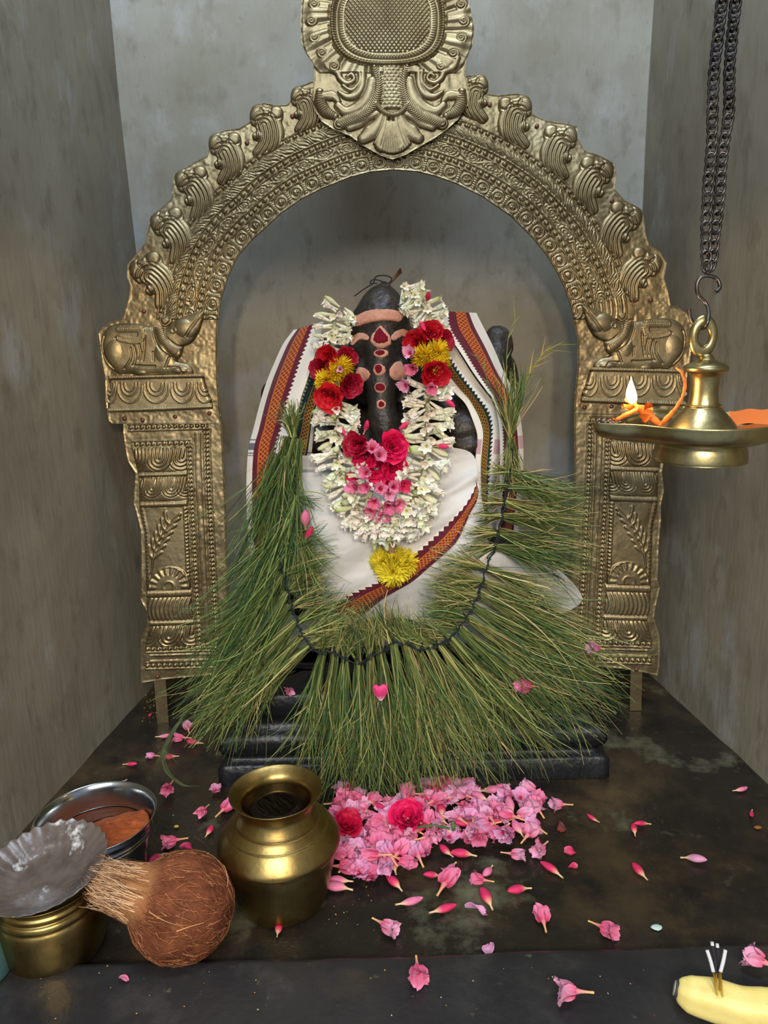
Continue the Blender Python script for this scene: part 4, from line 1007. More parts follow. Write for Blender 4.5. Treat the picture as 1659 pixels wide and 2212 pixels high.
for px, py, Y, R_, d in ((738, 795, 1.035, 0.018, (0.3, -1, 0.2)), (705, 820, 1.03, 0.017, (-0.4, -1, 0)), (698, 830, 1.032, 0.014, (-0.8, -1, -0.4)), (722, 806, 1.03, 0.016, (0, -1, 0)), (922, 768, 1.032, 0.018, (0, -1, 0.1)), (948, 760, 1.032, 0.017, (0.5, -1, 0.2)), (905, 770, 1.036, 0.014, (-0.6, -1, 0.1)), (950, 785, 1.034, 0.017, (0.6, -1, -0.1))):
    put('yellow_chrysanthemum', mum(rng, R_*1.15, 110, LA(255, 218, 44)), W(px, py, Y-0.012), d, GAR, rng.uniform(0, 6))
for px, py, Y, R_, d in ((828, 1215, 0.998, 0.021, (-0.5, -1, 0.1)), (878, 1218, 0.998, 0.021, (0.5, -1, 0.15)), (850, 1235, 0.985, 0.023, (0, -1, -0.25)), (852, 1205, 0.992, 0.018, (0, -0.8, 0.5))):
    put('yellow_chrysanthemum', mum(rng, R_*1.16, 190, LA(255, 234, 66)), W(px, py, Y), d, GAR, rng.uniform(0, 6))
# dry stems that tie the tassel
M['drystem'] = mat('dry_leaf_stem', lin(166, 132, 98), 0.7, noise=(90, lin(120, 88, 58), 0.45, 0.7))
M['greenstem'] = mat('green_stem', lin(58, 92, 40), 0.6)
for a, b, w_, ml in (((820, 1148), (843, 1192), 0.0045, 'drystem'), ((836, 1150), (846, 1194), 0.0035, 'drystem'), ((852, 1150), (849, 1194), 0.004, 'drystem'), ((863, 1148), (852, 1180), 0.0028, 'greenstem')):
    P = np.array([W(a[0], a[1], 0.992), W((a[0]+b[0])/2-4, (a[1]+b[1])/2, 0.984), W(b[0], b[1], 0.988)]); v, f = tube(smoothprof(P, 5), np.interp(np.linspace(0, 1, 11), [0, .4, 1], [0.4, 1, 0.7])*w_, 8); mk('stem', v, f, M[ml], GAR)
# pink blossoms in the middle of the garland
for px, py, tone_c, R_, d in ((778, 965, CRIM*1.25, 0.020, (-0.5, -1, 0.3)), (793, 985, HOT*0.9, 0.019, (-0.3, -1, 0)), (845, 968, HOT, 0.023, (0.3, -1, 0.3)), (812, 1012, HOT, 0.021, (0, -1, 0)), (845, 1010, HOT*0.95, 0.021, (0.3, -1, -0.1)), (830, 1035, HOT, 0.015, (0, -1, -0.3)), (768, 1030, HOT, 0.010, (-0.5, -1, 0))):
    put('hot_pink_rose', rose(rng, tone_c, R_, 20), W(px, py, 1.008), d, GAR, rng.uniform(0, 6))
for px, py, tn, d in ((803, 975, 'mid', (0.1, -1, 0.6)), (815, 985, 'mid', (0.3, -1, 0.3)), (800, 1048, 'mid', (-0.5, -1, 0)), (822, 1055, 'mid', (0, -1, 0.2)), (845, 1052, 'mid', (0.4, -1, 0.2)), (812, 1075, 'mid', (-0.2, -1, -0.3)), (835, 1082, 'mid', (0.2, -1, -0.5)), (862, 1045, 'deep', (0.6, -1, 0)), (798, 1022, 'mid', (-0.4, -1, 0.2)), (852, 1080, 'mid', (0.5, -1, -0.4)), (828, 1098, 'mid', (0.0, -1, -0.7)), (806, 1092, 'mid', (-0.4, -1, -0.5)), (838, 1062, 'pale', (0.1, -1, 0)), (775, 1048, 'mid', (-0.6, -1, 0.1)), (893, 765, 'pale', (-0.5, -1, 0.2)), (897, 790, 'mid', (-0.4, -1, -0.3)), (885, 828, 'pale', (-0.6, -1, -0.2)), (928, 832, 'mid', (0.1, -1, -0.2)), (735, 797, 'pale', (0, -1, 0))):
    c_, t_ = oleander(rng, tn, 0.95, 0.9 if tn != 'pale' or px != 735 else 0.45); loc = W(px, py, 0.977 if py > 900 else 1.012)
    dd = np.array(d, float); o = put('oleander', c_, loc-dd/np.linalg.norm(dd)*0.008*0.8, dd, GAR)
for px, py, d in ((728, 915, (0.6, -0.5, -0.6)), (745, 958, (1, -0.3, 0)), (785, 938, (0.2, -0.4, 1)), (920, 655, (0, -.6, 0.5)), (905, 688, (0.4, -.6, -0.7)), (888, 905, (-0.8, -0.5, -0.4)), (935, 965, (0.9, -0.5, -0.1)), (953, 858, (0.6, -0.5, -0.5)), (893, 1060, (0.2, -0.7, 0.5)), (882, 750, (0.1, -.4, 1))):
    put('pink_bud', obud(rng, 'deep', 0.9), W(px, py, 1.015 if py > 800 else 1.04), d, GAR, rng.uniform(0, 6))
# twigs and cord at the crown of the idol
tw = MB()
for a, b in (((843, 612), (866, 580)), ((838, 616), (868, 586))):
    P = np.array([W(a[0], a[1], 1.115), W(b[0], b[1], 1.10)]); v, f = tube(P, 0.0016, 6); tw.add(v, f, LA(120, 88, 70))
o = tw.build('dry_twigs', M['grass'], None); tag(o, 'two short brown twigs stuck behind the crown of the idol', 'twig')
thread('knotted_black_thread', [(765, 640, 1.09), (790, 622, 1.09), (806, 612, 1.10), (812, 598, 1.10), (832, 595, 1.10), (846, 602, 1.10), (838, 612, 1.10), (820, 606, 1.10), (806, 604, 1.10), (800, 612, 1.10), (815, 612, 1.10)], 0.0009, None, 'thin black thread knotted round the crown of the idol')
thread('garland_thread', [(700, 738, 1.05), (680, 800, 1.04), (660, 850, 1.03), (640, 905, 1.02), (622, 955, 1.0)], 0.0006, None, 'black thread from the left tuft of grass up to the flowers')
thread('garland_thread', [(958, 712, 1.06), (990, 756, 1.045), (1024, 809, 1.035), (1060, 860, 1.03), (1095, 930, 1.0)], 0.0006, None, 'black thread running down beside the maroon border on the right')
# ------------------------------------------------------------------ the grass garland
GG = empty('grass_garland', (float(W(850, 1430, 0.975)[0]), 0.975, 0.02), 'long garland of tied green grass bundles draped round the idol and pedestal', 'garland')
rg2 = np.random.default_rng(21)
G1, G2, G3, G4 = LA(76, 106, 58), LA(112, 132, 68), LA(160, 158, 92), LA(192, 170, 116); GD = LA(42, 70, 46)
def blades(b, px, py, Y, ang, length, spread, n, w=0.00082, depth=0.03, yel=0.35, droop=0.10, fl=0.012, rootw=5):
    """n blades fanning from a tie, in the draped plane; length in pixels"""
    n = int(n*1.45); k = mpp(Y, py); ns = 9; t = np.linspace(0, 1, ns)
    for i in range(n):
        a = ang+rg2.normal(0, spread*0.62); L_ = length*rg2.uniform(0.45, 1.08)
        bend = rg2.normal(0, 0.32); bend2 = rg2.normal(0, 0.45)
        th = a+bend*(t-0.2)*1.0+bend2*np.maximum(0, t-0.6)*1.4
        # droop pulls towards straight down (angle 90 degrees)
        if droop: th = th+droop*t*np.sin(math.pi/2-a)
        st = L_/(ns-1); x = np.concatenate([[0], np.cumsum(np.cos(th[1:]))])*st; y = np.concatenate([[0], np.cumsum(np.sin(th[1:]))])*st
        off = rg2.normal(0, rootw); ox, oy = -math.sin(ang)*off, math.cos(ang)*off
        op = sstep(0.0, 0.35, t)
        X = px+ox*0.7+x; Y_ = py+oy*0.7+y
        dep = Y-abs(rg2.normal(0, 1))*fl*0.7-(depth*t*rg2.uniform(0.0, 0.75))+rg2.normal(0, fl*0.6)*t
        P = W(X, Y_, dep)
        P[:, 2] = np.maximum(P[:, 2], 0.002+0.003*rg2.random())
        d = np.gradient(P, axis=0); d /= np.linalg.norm(d, axis=1)[:, None]+1e-9
        q = rg2.normal(0, 1, 3); q[1] *= 0.5; s_ = np.cross(d, q); s_ /= np.linalg.norm(s_, axis=1)[:, None]+1e-9
        ww = (w*rg2.uniform(0.6, 1.25)*np.clip(1.15-t, 0.06, 1)**0.6)[:, None]
        V = np.stack([P-s_*ww, P+s_*ww], 1).reshape(-1, 3)
        r_ = rg2.random(); c = GD if r_ < 0.2 else (G1 if r_ < 0.55 else G2)
        if rg2.random() < yel: c = G3 if rg2.random() < 0.7 else G4
        c = c*rg2.uniform(0.75, 1.3)
        tt = np.repeat(t, 2)[:, None]; C_ = c*(0.9+0.2*tt)+np.maximum(0, 0.3-tt)*(G3*0.9)*0.7
        f = [(2*j, 2*j+1, 2*j+3, 2*j+2) for j in range(ns-1)]
        b.add(V, f, C_)
        if rg2.random() < 0.25:            # a side leaf from a joint
            j = rg2.integers(3, 7); L2 = L_*rg2.uniform(0.15, 0.3)*k; dv = d[j]+rg2.normal(0, 0.35, 3); dv /= np.linalg.norm(dv)
            tt2 = np.linspace(0, 1, 4)[:, None]; Q = P[j]+dv*L2*tt2+np.array([0, 0, -1])*L2*0.1*tt2**2; s2 = np.cross(dv, q); s2 /= np.linalg.norm(s2)+1e-9
            w2 = w*0.8*(1.1-tt2); V = np.stack([Q-s2*w2, Q+s2*w2], 1).reshape(-1, 3); V[:, 2] = np.maximum(V[:, 2], 0.002)
            b.add(V, [(2*j2, 2*j2+1, 2*j2+3, 2*j2+2) for j2 in range(3)], c*1.1)
def bundle(px, py, Y, ang, L_, spread, n=110, sang=None, sL=90, sn=45, sspread=0.35, yel=0.3, **k):
    b = MB(); a = R(ang)
    blades(b, px, py, Y, a, L_, spread, n, yel=yel, **k)
    if sL: blades(b, px, py, Y, R(sang if sang is not None else ang+180), sL, sspread, sn, yel=min(1, yel+0.15), depth=0.012)
    V, Fc, C_ = b.data(); loc = W(px, py, Y)
    return mk('grass_bundle', V, Fc, M['grass'], GG, cols=C_, org=loc)
# angles: 0 right, 90 down, 180 left (image sense)
TIES = []
B = [
 # left side, from the top tuft
 (632, 945, 1.005, 102, 260, 0.30, dict(n=230, sang=268, sL=80, sn=130, sspread=0.42, yel=0.12, rootw=14)),
 (615, 985, 1.0, 108, 310, 0.30, dict(n=200, rootw=16, sL=0, yel=0.08)),
 (640, 1070, 0.995, 98, 250, 0.30, dict(n=130, sang=20, sL=70, sn=20, yel=0.12)),
 (622, 1120, 0.995, 118, 330, 0.26, dict(n=140, sL=0, yel=0.08)),
 (640, 1150, 0.99, 75, 160, 0.35, dict(n=70, sang=10, sL=90, sn=25, sspread=0.5, yel=0.3)),
 (612, 1200, 0.99, 122, 330, 0.24, dict(n=150, sang=-25, sL=120, sn=60, yel=0.1)),
 (612, 1240, 0.985, 128, 320, 0.22, dict(n=140, sang=-20, sL=125, sn=70, yel=0.2)),
 (620, 1280, 0.985, 124, 340, 0.20, dict(n=140, sang=-30, sL=120, sn=60, yel=0.25)),
 (628, 1310, 0.98, 130, 350, 0.20, dict(n=130, sang=-25, sL=110, sn=50, yel=0.2)),
 (640, 1345, 0.98, 133, 330, 0.18, dict(n=130, sang=-28, sL=130, sn=60, yel=0.3)),
 (655, 1372, 0.975, 136, 330, 0.16, dict(n=120, sang=-25, sL=150, sn=60, yel=0.35)),
 (668, 1395, 0.975, 140, 300, 0.15, dict(n=110, sang=-22, sL=150, sn=60, yel=0.4)),
 (600, 1215, 1.0, 108, 330, 0.20, dict(n=90, sL=0, yel=0.05)),
 # bottom row
 (697, 1412, 0.975, 103, 270, 0.13, dict(n=110, sang=285, sL=90, sn=50, yel=0.3)),
 (722, 1412, 0.972, 96, 300, 0.12, dict(n=120, sang=290, sL=110, sn=55, yel=0.4)),
 (745, 1425, 0.97, 93, 300, 0.12, dict(n=120, sang=280, sL=110, sn=50, yel=0.3)),
 (775, 1430, 0.968, 90, 310, 0.13, dict(n=130, sang=262, sL=100, sn=50, yel=0.3)),
 (800, 1418, 0.966, 86, 320, 0.13, dict(n=120, sang=262, sL=115, sn=55, yel=0.35)),
 (822, 1408, 0.966, 82, 330, 0.14, dict(n=130, sang=255, sL=120, sn=60, yel=0.35)),
 (848, 1392, 0.968, 78, 340, 0.14, dict(n=130, sang=250, sL=115, sn=55, yel=0.35)),
 (875, 1392, 0.97, 72, 340, 0.14, dict(n=130, sang=240, sL=105, sn=50, yel=0.35)),
 (900, 1398, 0.972, 66, 320, 0.15, dict(n=120, sang=235, sL=100, sn=45, yel=0.35)),
 (925, 1396, 0.972, 60, 320, 0.15, dict(n=120, sang=225, sL=95, sn=45, yel=0.35)),
 (950, 1392, 0.975, 54, 330, 0.15, dict(n=120, sang=215, sL=95, sn=45, yel=0.3)),
 # right side, rising
 (975, 1378, 0.978, 47, 360, 0.15, dict(n=130, sang=205, sL=95, sn=50, yel=0.35)),
 (995, 1358, 0.98, 40, 370, 0.15, dict(n=130, sang=200, sL=100, sn=50, yel=0.35)),
 (1010, 1335, 0.982, 34, 380, 0.15, dict(n=140, sang=195, sL=110, sn=60, yel=0.35)),
 (1022, 1310, 0.984, 30, 400, 0.16, dict(n=140, sang=192, sL=120, sn=70, yel=0.4)),
 (1035, 1285, 0.986, 25, 350, 0.17, dict(n=130, sang=190, sL=120, sn=70, yel=0.45)),
 (1042, 1258, 0.99, 25, 300, 0.18, dict(n=110, sang=188, sL=125, sn=75, yel=0.6)),
 (1052, 1228, 0.992, 20, 190, 0.20, dict(n=90, sang=195, sL=125, sn=75, yel=0.65)),
 (1068, 1180, 0.996, 12, 210, 0.22, dict(n=110, sang=170, sL=80, sn=60, yel=0.3)),
 (1075, 1150, 0.998, 15, 220, 0.22, dict(n=120, sang=175, sL=80, sn=60, yel=0.3)),
 (1084, 1115, 1.0, 8, 200, 0.22, dict(n=110, sang=178, sL=70, sn=50, yel=0.35)),
 (1092, 1085, 1.002, 12, 170, 0.20, dict(n=100, sang=180, sL=70, sn=40, yel=0.5)),
 (1098, 1050, 1.004, 10, 180, 0.22, dict(n=110, sang=185, sL=70, sn=40, yel=0.35)),
 (1100, 1020, 1.006, 25, 150, 0.30, dict(n=90, sang=190, sL=60, sn=30, yel=0.45)),
 (1103, 945, 1.01, 84, 130, 0.28, dict(n=90, sang=268, sL=150, sn=60, sspread=0.22, yel=0.5)),
]
for px, py, Y, a, L_, sp, kw in B:
    bundle(px, py, Y, a, L_, sp, **kw)
# two tall stalks above the right shoulder and one limp stalk at the lower left
b = MB()
def stalk(b, pts, Y, leaves, c):
    P = smoothprof(np.array([W(p[0], p[1], Y+(p[2] if len(p) > 2 else 0)) for p in pts]), 6); P[:, 2] = np.maximum(P[:, 2], 0.003)
    v, f = tube(P, np.linspace(0.0008, 0.0003, len(P)), 5); b.add(v, f, c)
    for k in range(leaves):
        j = int(len(P)*(0.35+0.6*k/max(1, leaves))); j = min(j, len(P)-2); d = P[j+1]-P[j]; d /= np.linalg.norm(d); dv = d+rg2.normal(0, 0.5, 3)*np.array([1, 0.5, 1]); dv /= np.linalg.norm(dv)
        t = np.linspace(0, 1, 5)[:, None]; L2 = rg2.uniform(0.015, 0.035); Q = P[j]+dv*L2*t; s = np.cross(dv, (0, 1, 0.2)); s /= np.linalg.norm(s); w = 0.0009*(1.05-t)
        b.add(np.stack([Q-s*w, Q+s*w], 1).reshape(-1, 3), [(2*i, 2*i+1, 2*i+3, 2*i+2) for i in range(4)], c*1.1)
stalk(b, [(1103, 940), (1098, 880), (1094, 800), (1098, 730), (1112, 690), (1110, 672)], 1.02, 5, LA(128, 146, 92))
stalk(b, [(1104, 940), (1115, 880), (1135, 820), (1158, 780), (1185, 755), (1217, 738)], 1.02, 8, LA(122, 138, 74))
stalk(b, [(1105, 940), (1122, 870), (1140, 815), (1165, 775), (1190, 745)], 1.015, 7, LA(176, 150, 80))
stalk(b, [(1100, 930), (1070, 860), (1045, 800), (1030, 760)], 1.02, 4, LA(98, 122, 66))
blades(b, 1103, 935, 1.01, R(283), 150, 0.14, 36, yel=0.5)
b.build('tall_stalks', M['grass'], GG)
b = MB()
for q in range(9):
    w_ = rg2.uniform(-1, 1, 6)*6
    stalk(b, [(405+w_[0], 1530), (366+w_[1], 1590), (352+w_[2], 1630), (362+w_[3], 1668), (385+w_[4], 1690), (422+w_[5]*2, 1708+w_[0])], 1.0, 1, LA(86, 100, 66)*rg2.uniform(0.8, 1.2))
b.build('trailing_stalks', M['grass'], GG)
# the knotted cord
path = [(618, 1180, 0.972), (607, 1200, 0.97), (612, 1240, 0.965), (622, 1280, 0.96), (630, 1315, 0.957), (642, 1345, 0.955), (655, 1372, 0.952), (672, 1398, 0.95), (698, 1410, 0.949), (722, 1410, 0.946), (745, 1424, 0.944), (775, 1432, 0.942), (800, 1418, 0.942), (825, 1405, 0.942), (850, 1390, 0.945), (880, 1392, 0.947), (910, 1402, 0.948), (940, 1396, 0.95), (965, 1385, 0.953), (988, 1362, 0.955), (1008, 1335, 0.958), (1022, 1308, 0.962), (1038, 1272, 0.965), (1048, 1235, 0.968), (1062, 1200, 0.972), (1075, 1150, 0.976), (1086, 1110, 0.98), (1096, 1060, 0.984), (1104, 1010, 0.99), (1103, 945, 0.995)]
b = MB()
P = smoothprof(np.array([W(*p) for p in path]), 10); P = P+0.0022*np.stack([vnoise(np.arange(len(P))*0.45, k*3.0, 0, 95) for k in (0, 1, 2)], 1)
v, f = tube(P, 0.0009, 6); b.add(v, f, LA(20, 32, 32))
P2 = P+0.0032*np.stack([vnoise(np.arange(len(P))*0.6, k*3.0+40, 0, 96) for k in (0, 1, 2)], 1); v, f = tube(P2, 0.0007, 6); b.add(v, f, LA(24, 38, 38))
for p in path[1:]:                        # knots: loops round each bundle
    c = W(*p); a = np.linspace(0, 2*math.pi, 12); t = rg2.uniform(0, 3); x = np.array([math.cos(t), 0, math.sin(t)])
    ring_ = c+0.0075*np.cos(a)[:, None]*x+0.005*np.sin(a)[:, None]*np.array([0, 1, 0])+np.array([0, 0.004, 0]); v, f = tube(ring_, 0.0007, 5); b.add(v, f, LA(20, 30, 32))
b.build('knotted_cord', mat('dark_green_cord', rough=0.8, vcol=True), GG)
# ------------------------------------------------------------------ vessels on the floor
M['brass'] = mat('rubbed_brass', lin(164, 140, 84), 0.34, 1.0, noise=[(30, lin(132, 110, 64), 0.42, 0.70), (150, lin(112, 88, 44), 0.60, 0.80)], bump=[(60, 0.0004, 4)])
M['lampbrass'] = mat('pale_lamp_brass', lin(176, 164, 118), 0.32, 1.0, noise=[(50, lin(136, 126, 84), 0.45, 0.72), (26, lin(96, 120, 84), 0.66, 0.74)], bump=[(70, 0.0004, 4)])
M['steel'] = mat('stainless_steel', lin(176, 180, 182), 0.18, 1.0)
M['liquid'] = mat('dark_oil', lin(14, 6, 6), 0.03, spec=0.35)
def vessel(name, prof, c, matl, label, cat, n=96, k=5, col=None):
    P = smoothprof(prof, k); V, f = lathe([(max(r, 1e-4), z) for r, z in P], c, n)
    o = mk(name, V, f, matl, org=c); tag(o, label, cat); return o
c = G(595.5, 1708, 0.143); c[2] = 0.0; LOTA = c.copy()
vessel('brass_pot', [(0.0, 0.0005), (0.044, 0.0005), (0.0505, 0.003), (0.0560, 0.020), (0.0615, 0.045), (0.0675, 0.070), (0.0700, 0.0755), (0.0712, 0.0785), (0.0708, 0.0815), (0.0690, 0.0850), (0.0640, 0.0925), (0.0585, 0.0995), (0.0575, 0.0998), (0.0570, 0.1010), (0.0560, 0.1014), (0.0500, 0.1085), (0.0482, 0.1092), (0.0475, 0.1110), (0.0430, 0.1190), (0.0410, 0.1250), (0.0425, 0.1320), (0.0480, 0.1390), (0.0524, 0.1425), (0.0530, 0.1433), (0.0522, 0.1438), (0.0470, 0.1400), (0.0410, 0.1340), (0.0390, 0.1270), (0.0400, 0.1190), (0.0440, 0.110), (0.03, 0.100), (0.0, 0.100)], c, M['brass'], 'round brass water pot with flared rim, left of the pink flower heap', 'pot', k=3)
V, f = lathe([(0.0, 0.1262), (0.02, 0.1262), (0.0402, 0.1262), (0.0398, 0.1258), (0.0392, 0.122), (0.0, 0.121)], c, 72)
o = mk('dark_liquid', V, f, M['liquid'], org=c+np.array([0, 0, 0.12])); tag(o, 'dark still liquid filling the mouth of the round brass pot', 'liquid', kind='stuff')

c = G(206, 1763, 0.085); c[2] = 0.0; BOWL = c.copy()
vessel('steel_bowl', [(0.0, 0.0005), (0.046, 0.0005), (0.051, 0.003), (0.056, 0.030), (0.060, 0.055), (0.0605, 0.057), (0.0635, 0.059), (0.0640, 0.061), (0.0625, 0.063), (0.0655, 0.065), (0.0660, 0.067), (0.0645, 0.069), (0.0675, 0.071), (0.0690, 0.078), (0.0712, 0.083), (0.0722, 0.0855), (0.0708, 0.0860), (0.0670, 0.080), (0.0630, 0.066), (0.0580, 0.048), (0.0480, 0.030), (0.0, 0.028)], c, M['steel'], 'stainless steel bowl with ridged side at the foot of the left wall', 'bowl', k=3)
M['powder'] = mat('orange_brown_sweet', lin(172, 84, 30), 0.75, noise=[(60, lin(140, 58, 20), 0.4, 0.7), (200, lin(208, 130, 60), 0.60, 0.75)], bump=[(140, 0.003, 5)])
nr, na = 30, 90; a = np.arange(na)/na*2*math.pi; V = []
for i in range(nr+1):
    r = 0.061*min(1, i/(nr-1)); x = r*np.cos(a); y = r*np.sin(a)
    z = 0.071+0.10*x-0.12*y-0.008*(r/0.061)**2+0.003*fnoise(x*90, y*90, 0, 3, 101)
    z = z-0.014*sstep(0.1, -0.8, (x*0.7-y*0.7)/0.061)
    z = np.clip(z, 0.03, 0.079); 
    lim = np.interp(z, [0.03, 0.048, 0.066, 0.080], [0.047, 0.0575, 0.0625, 0.0665]); s_ = np.minimum(1, lim/np.maximum(r, 1e-6))
    if i == nr: z = z*0+0.031; s_ = 0.045/0.061
    V.append(np.stack([c[0]+x*s_, c[1]+y*s_, z], 1))
o = mk('orange_paste', np.concatenate(V), gridf(nr+1, na, True), M['powder'], org=c+np.array([0, 0, 0.031])); tag(o, 'coarse orange brown sweet paste heaped inside the steel bowl', 'food', kind='stuff')

c = G(98, 1885, 0.100); c[2] = 0.0; P3 = c.copy()
vessel('ribbed_brass_pot', [(0.0, 0.0005), (0.040, 0.0005), (0.047, 0.004), (0.053, 0.018), (0.0555, 0.036), (0.0560, 0.052), (0.0545, 0.062), (0.0525, 0.066), (0.0535, 0.069), (0.0520, 0.073), (0.0495, 0.075), (0.0505, 0.079), (0.0480, 0.083), (0.0500, 0.088), (0.0540, 0.091), (0.0535, 0.092), (0.0480, 0.088), (0.045, 0.06), (0.0, 0.05)], c, M['brass'], 'ribbed brass pot at the lower left corner, covered by a grey fluted dish', 'pot', k=3)
M['ashdish'] = mat('grey_soot_dish', lin(104, 94, 86), 0.28, 0.1, noise=[(40, lin(78, 68, 62), 0.45, 0.7), (22, lin(216, 216, 214), 0.61, 0.68), (9, lin(140, 138, 142), 0.55, 0.7)], bump=[(30, 0.002, 4)])
n = 120; a = np.arange(n)/n*2*math.pi; V = []; flu = 30
pr = [(0.0, -0.0160), (0.020, -0.0158), (0.034, -0.0145), (0.046, -0.008), (0.056, -0.001), (0.064, 0.0045), (0.0645, 0.0052), (0.0642, 0.0058), (0.056, 0.001), (0.046, -0.0062), (0.034, -0.0130), (0.0, -0.0145)]
tilt = Matrix.Rotation(R(7), 3, 'X') @ Matrix.Rotation(R(-4), 3, 'Y'); T3 = np.array(tilt)
for r, z in smoothprof(pr, 4):
    k_ = np.clip((r-0.030)/0.034, 0, 1); rr = max(r, 1e-4)*(1+0.014*k_*np.cos(a*flu)); zz = z+0.0013*k_*np.cos(a*flu)
    V.append(np.stack([rr*np.cos(a), rr*np.sin(a), zz], 1)@T3.T+c+np.array([0, 0, 0.1045]))
V = np.concatenate(V); o = mk('fluted_dish', V, gridf(len(V)//n, n, True), M['ashdish'], org=c+np.array([0, 0, 0.0885])); tag(o, 'grey fluted dish with white smears covering the ribbed brass pot', 'dish')

M['teal'] = mat('teal_plastic', lin(66, 102, 104), 0.45)
c = G(-40, 2100, 0.0165)
vessel('teal_pouch', [(0.0, 0.0), (0.026, 0.0), (0.030, 0.006), (0.029, 0.025), (0.024, 0.045), (0.016, 0.062), (0.010, 0.070), (0.0, 0.072)], c, M['teal'], 'teal plastic pouch cut by the left edge of the picture', 'pouch', n=40)

# ------------------------------------------------------------------ coconut
M['coir'] = mat('coconut_shell', rough=0.9, vcol=True, bump=[(120, 0.003, 5), (500, 0.001, 3)], spec=0.15)
r_ = 0.0548; cc = G(392, 1957, r_); cc[2] = r_*0.985
COCO = empty('coconut', (cc[0], cc[1], 0.0), 'brown hairy coconut with a pale tuft, left of the round brass pot', 'coconut')
th = np.linspace(0, math.pi, 70); a = np.arange(110)/110*2*math.pi; T, A = np.meshgrid(th, a, indexing='ij')
N_ = np.stack([np.sin(T)*np.cos(A), np.sin(T)*np.sin(A), np.cos(T)], -1).reshape(-1, 3)
tdir = np.array([-0.80, -0.16, 0.50]); tdir /= np.linalg.norm(tdir)
rad = r_*(1+0.02*vnoise(N_[:, 0]*2, N_[:, 1]*2, N_[:, 2]*2, 111)+0.010*vnoise(N_[:, 0]*9, N_[:, 1]*9, N_[:, 2]*9, 112))
ca = N_@tdir; x_, y_, _ = frame(tdir); az = np.arctan2(N_@y_, N_@x_)
rad = rad*(1+0.022*np.cos(3*az+0.6)*np.clip(1-ca*ca, 0, 1)); rad = rad+0.026*np.clip((ca-0.70)/0.30, 0, 1)**3
V = N_*rad[:, None]; V[:, 2] = np.maximum(V[:, 2], -cc[2]+0.0006); V = V+cc
m = 0.5+0.5*fnoise(N_[:, 0]*4, N_[:, 1]*4, N_[:, 2]*4, 4, 113); C_ = LA(62, 33, 24)*(1-m[:, None])+LA(146, 84, 54)*m[:, None]
C_ = C_*(1-sstep(0.7, 0.95, ca))[:, None]+LA(168, 118, 76)*sstep(0.7, 0.95, ca)[:, None]
mk('shell', V, gridf(70, 110, True), M['coir'], COCO, cols=C_)
b = MB(); rg3 = np.random.default_rng(5)
def strand(b, P, w, c):
    P = np.asarray(P); d = np.gradient(P, axis=0); d /= np.linalg.norm(d, axis=1)[:, None]+1e-9; s = np.cross(d, rg3.normal(0, 1, 3)); s /= np.linalg.norm(s, axis=1)[:, None]+1e-9
    ww = w*np.linspace(1, 0.3, len(P))[:, None]; b.add(np.stack([P-s*ww, P+s*ww], 1).reshape(-1, 3), [(2*i, 2*i+1, 2*i+3, 2*i+2) for i in range(len(P)-1)], c)
for i in range(2300):
    phi = rg3.uniform(0, 6.28); q = math.sqrt(rg3.random())*0.62; nrm = tdir*math.cos(q)+(x_*math.cos(phi)+y_*math.sin(phi))*math.sin(q)
    L_ = rg3.uniform(0.020, 0.046); st = cc+nrm*(r_*1.0)
    end = cc+tdir*(r_+L_)+(x_*math.cos(phi)+y_*math.sin(phi))*0.013*rg3.uniform(0.1, 1.5)+rg3.normal(0, 0.0032, 3)
    t = np.linspace(0, 1, 6)[:, None]; mid = (st+end)/2+nrm*0.004+rg3.normal(0, 0.001, 3); P = st*(1-t)**2+2*mid*t*(1-t)+end*t**2
    P = P+(t**1.5)*np.cumsum(rg3.normal(0, 0.0013, (6, 3)), 0); c = LA(222, 184, 142) if rg3.random() < 0.6 else LA(150, 98, 62); strand(b, P, 0.0004, c*rg3.uniform(0.8, 1.2))
o = b.build('tuft', M['coir'], COCO); tag(o, 'pale fibre tuft')
b = MB()
for i in range(2600):
    nrm = rg3.normal(0, 1, 3); nrm /= np.linalg.norm(nrm)
    if nrm[2] < -0.75: continue
    tg = np.cross(nrm, rg3.normal(0, 1, 3)); tg = tg*0.3+(tdir-nrm*(nrm@tdir))*0.9*rg3.choice([-1, 1]); tg /= np.linalg.norm(tg)
    L_ = rg3.uniform(0.006, 0.020); t = np.linspace(0, 1, 5)[:, None]; P = cc+nrm*(r_*1.012)+tg*L_*t; dv = P-cc; P = cc+dv/np.linalg.norm(dv, axis=1)[:, None]*(r_*(1.012+0.03*t*rg3.random()))
    P[:, 2] = np.maximum(P[:, 2], 0.001)
    strand(b, P, 0.0003, (LA(176, 116, 76) if rg3.random() < 0.5 else LA(120, 72, 46))*rg3.uniform(0.8, 1.25))
for pts in ([(320, 1893), (360, 1885), (420, 1895), (470, 1915)], [(362, 1890), (385, 1920), (400, 1950)], [(350, 1965), (380, 1990), (430, 2000), (475, 1985)], [(380, 2020), (410, 2005), (450, 2000)], [(455, 1870), (462, 1905), (470, 1925)]):
    P = smoothprof(np.array([G(p[0], p[1], cc[2]+0.02) for p in pts]), 5); dv = P-cc; P = cc+dv/np.linalg.norm(dv, axis=1)[:, None]*r_*1.05; strand(b, P, 0.0006, LA(206, 150, 96))
b.build('fibres', M['coir'], COCO)
b = MB()
P = smoothprof(np.array([G(418, 1806, 0.012), G(450, 1830, 0.05), G(480, 1875, 0.07)]), 6); strand(b, P, 0.0007, LA(176, 130, 84))
P = smoothprof(np.array([G(505, 1915, 0.035), G(535, 1945, 0.012), G(575, 1965, 0.003)]), 6); strand(b, P, 0.0009, LA(170, 122, 80))
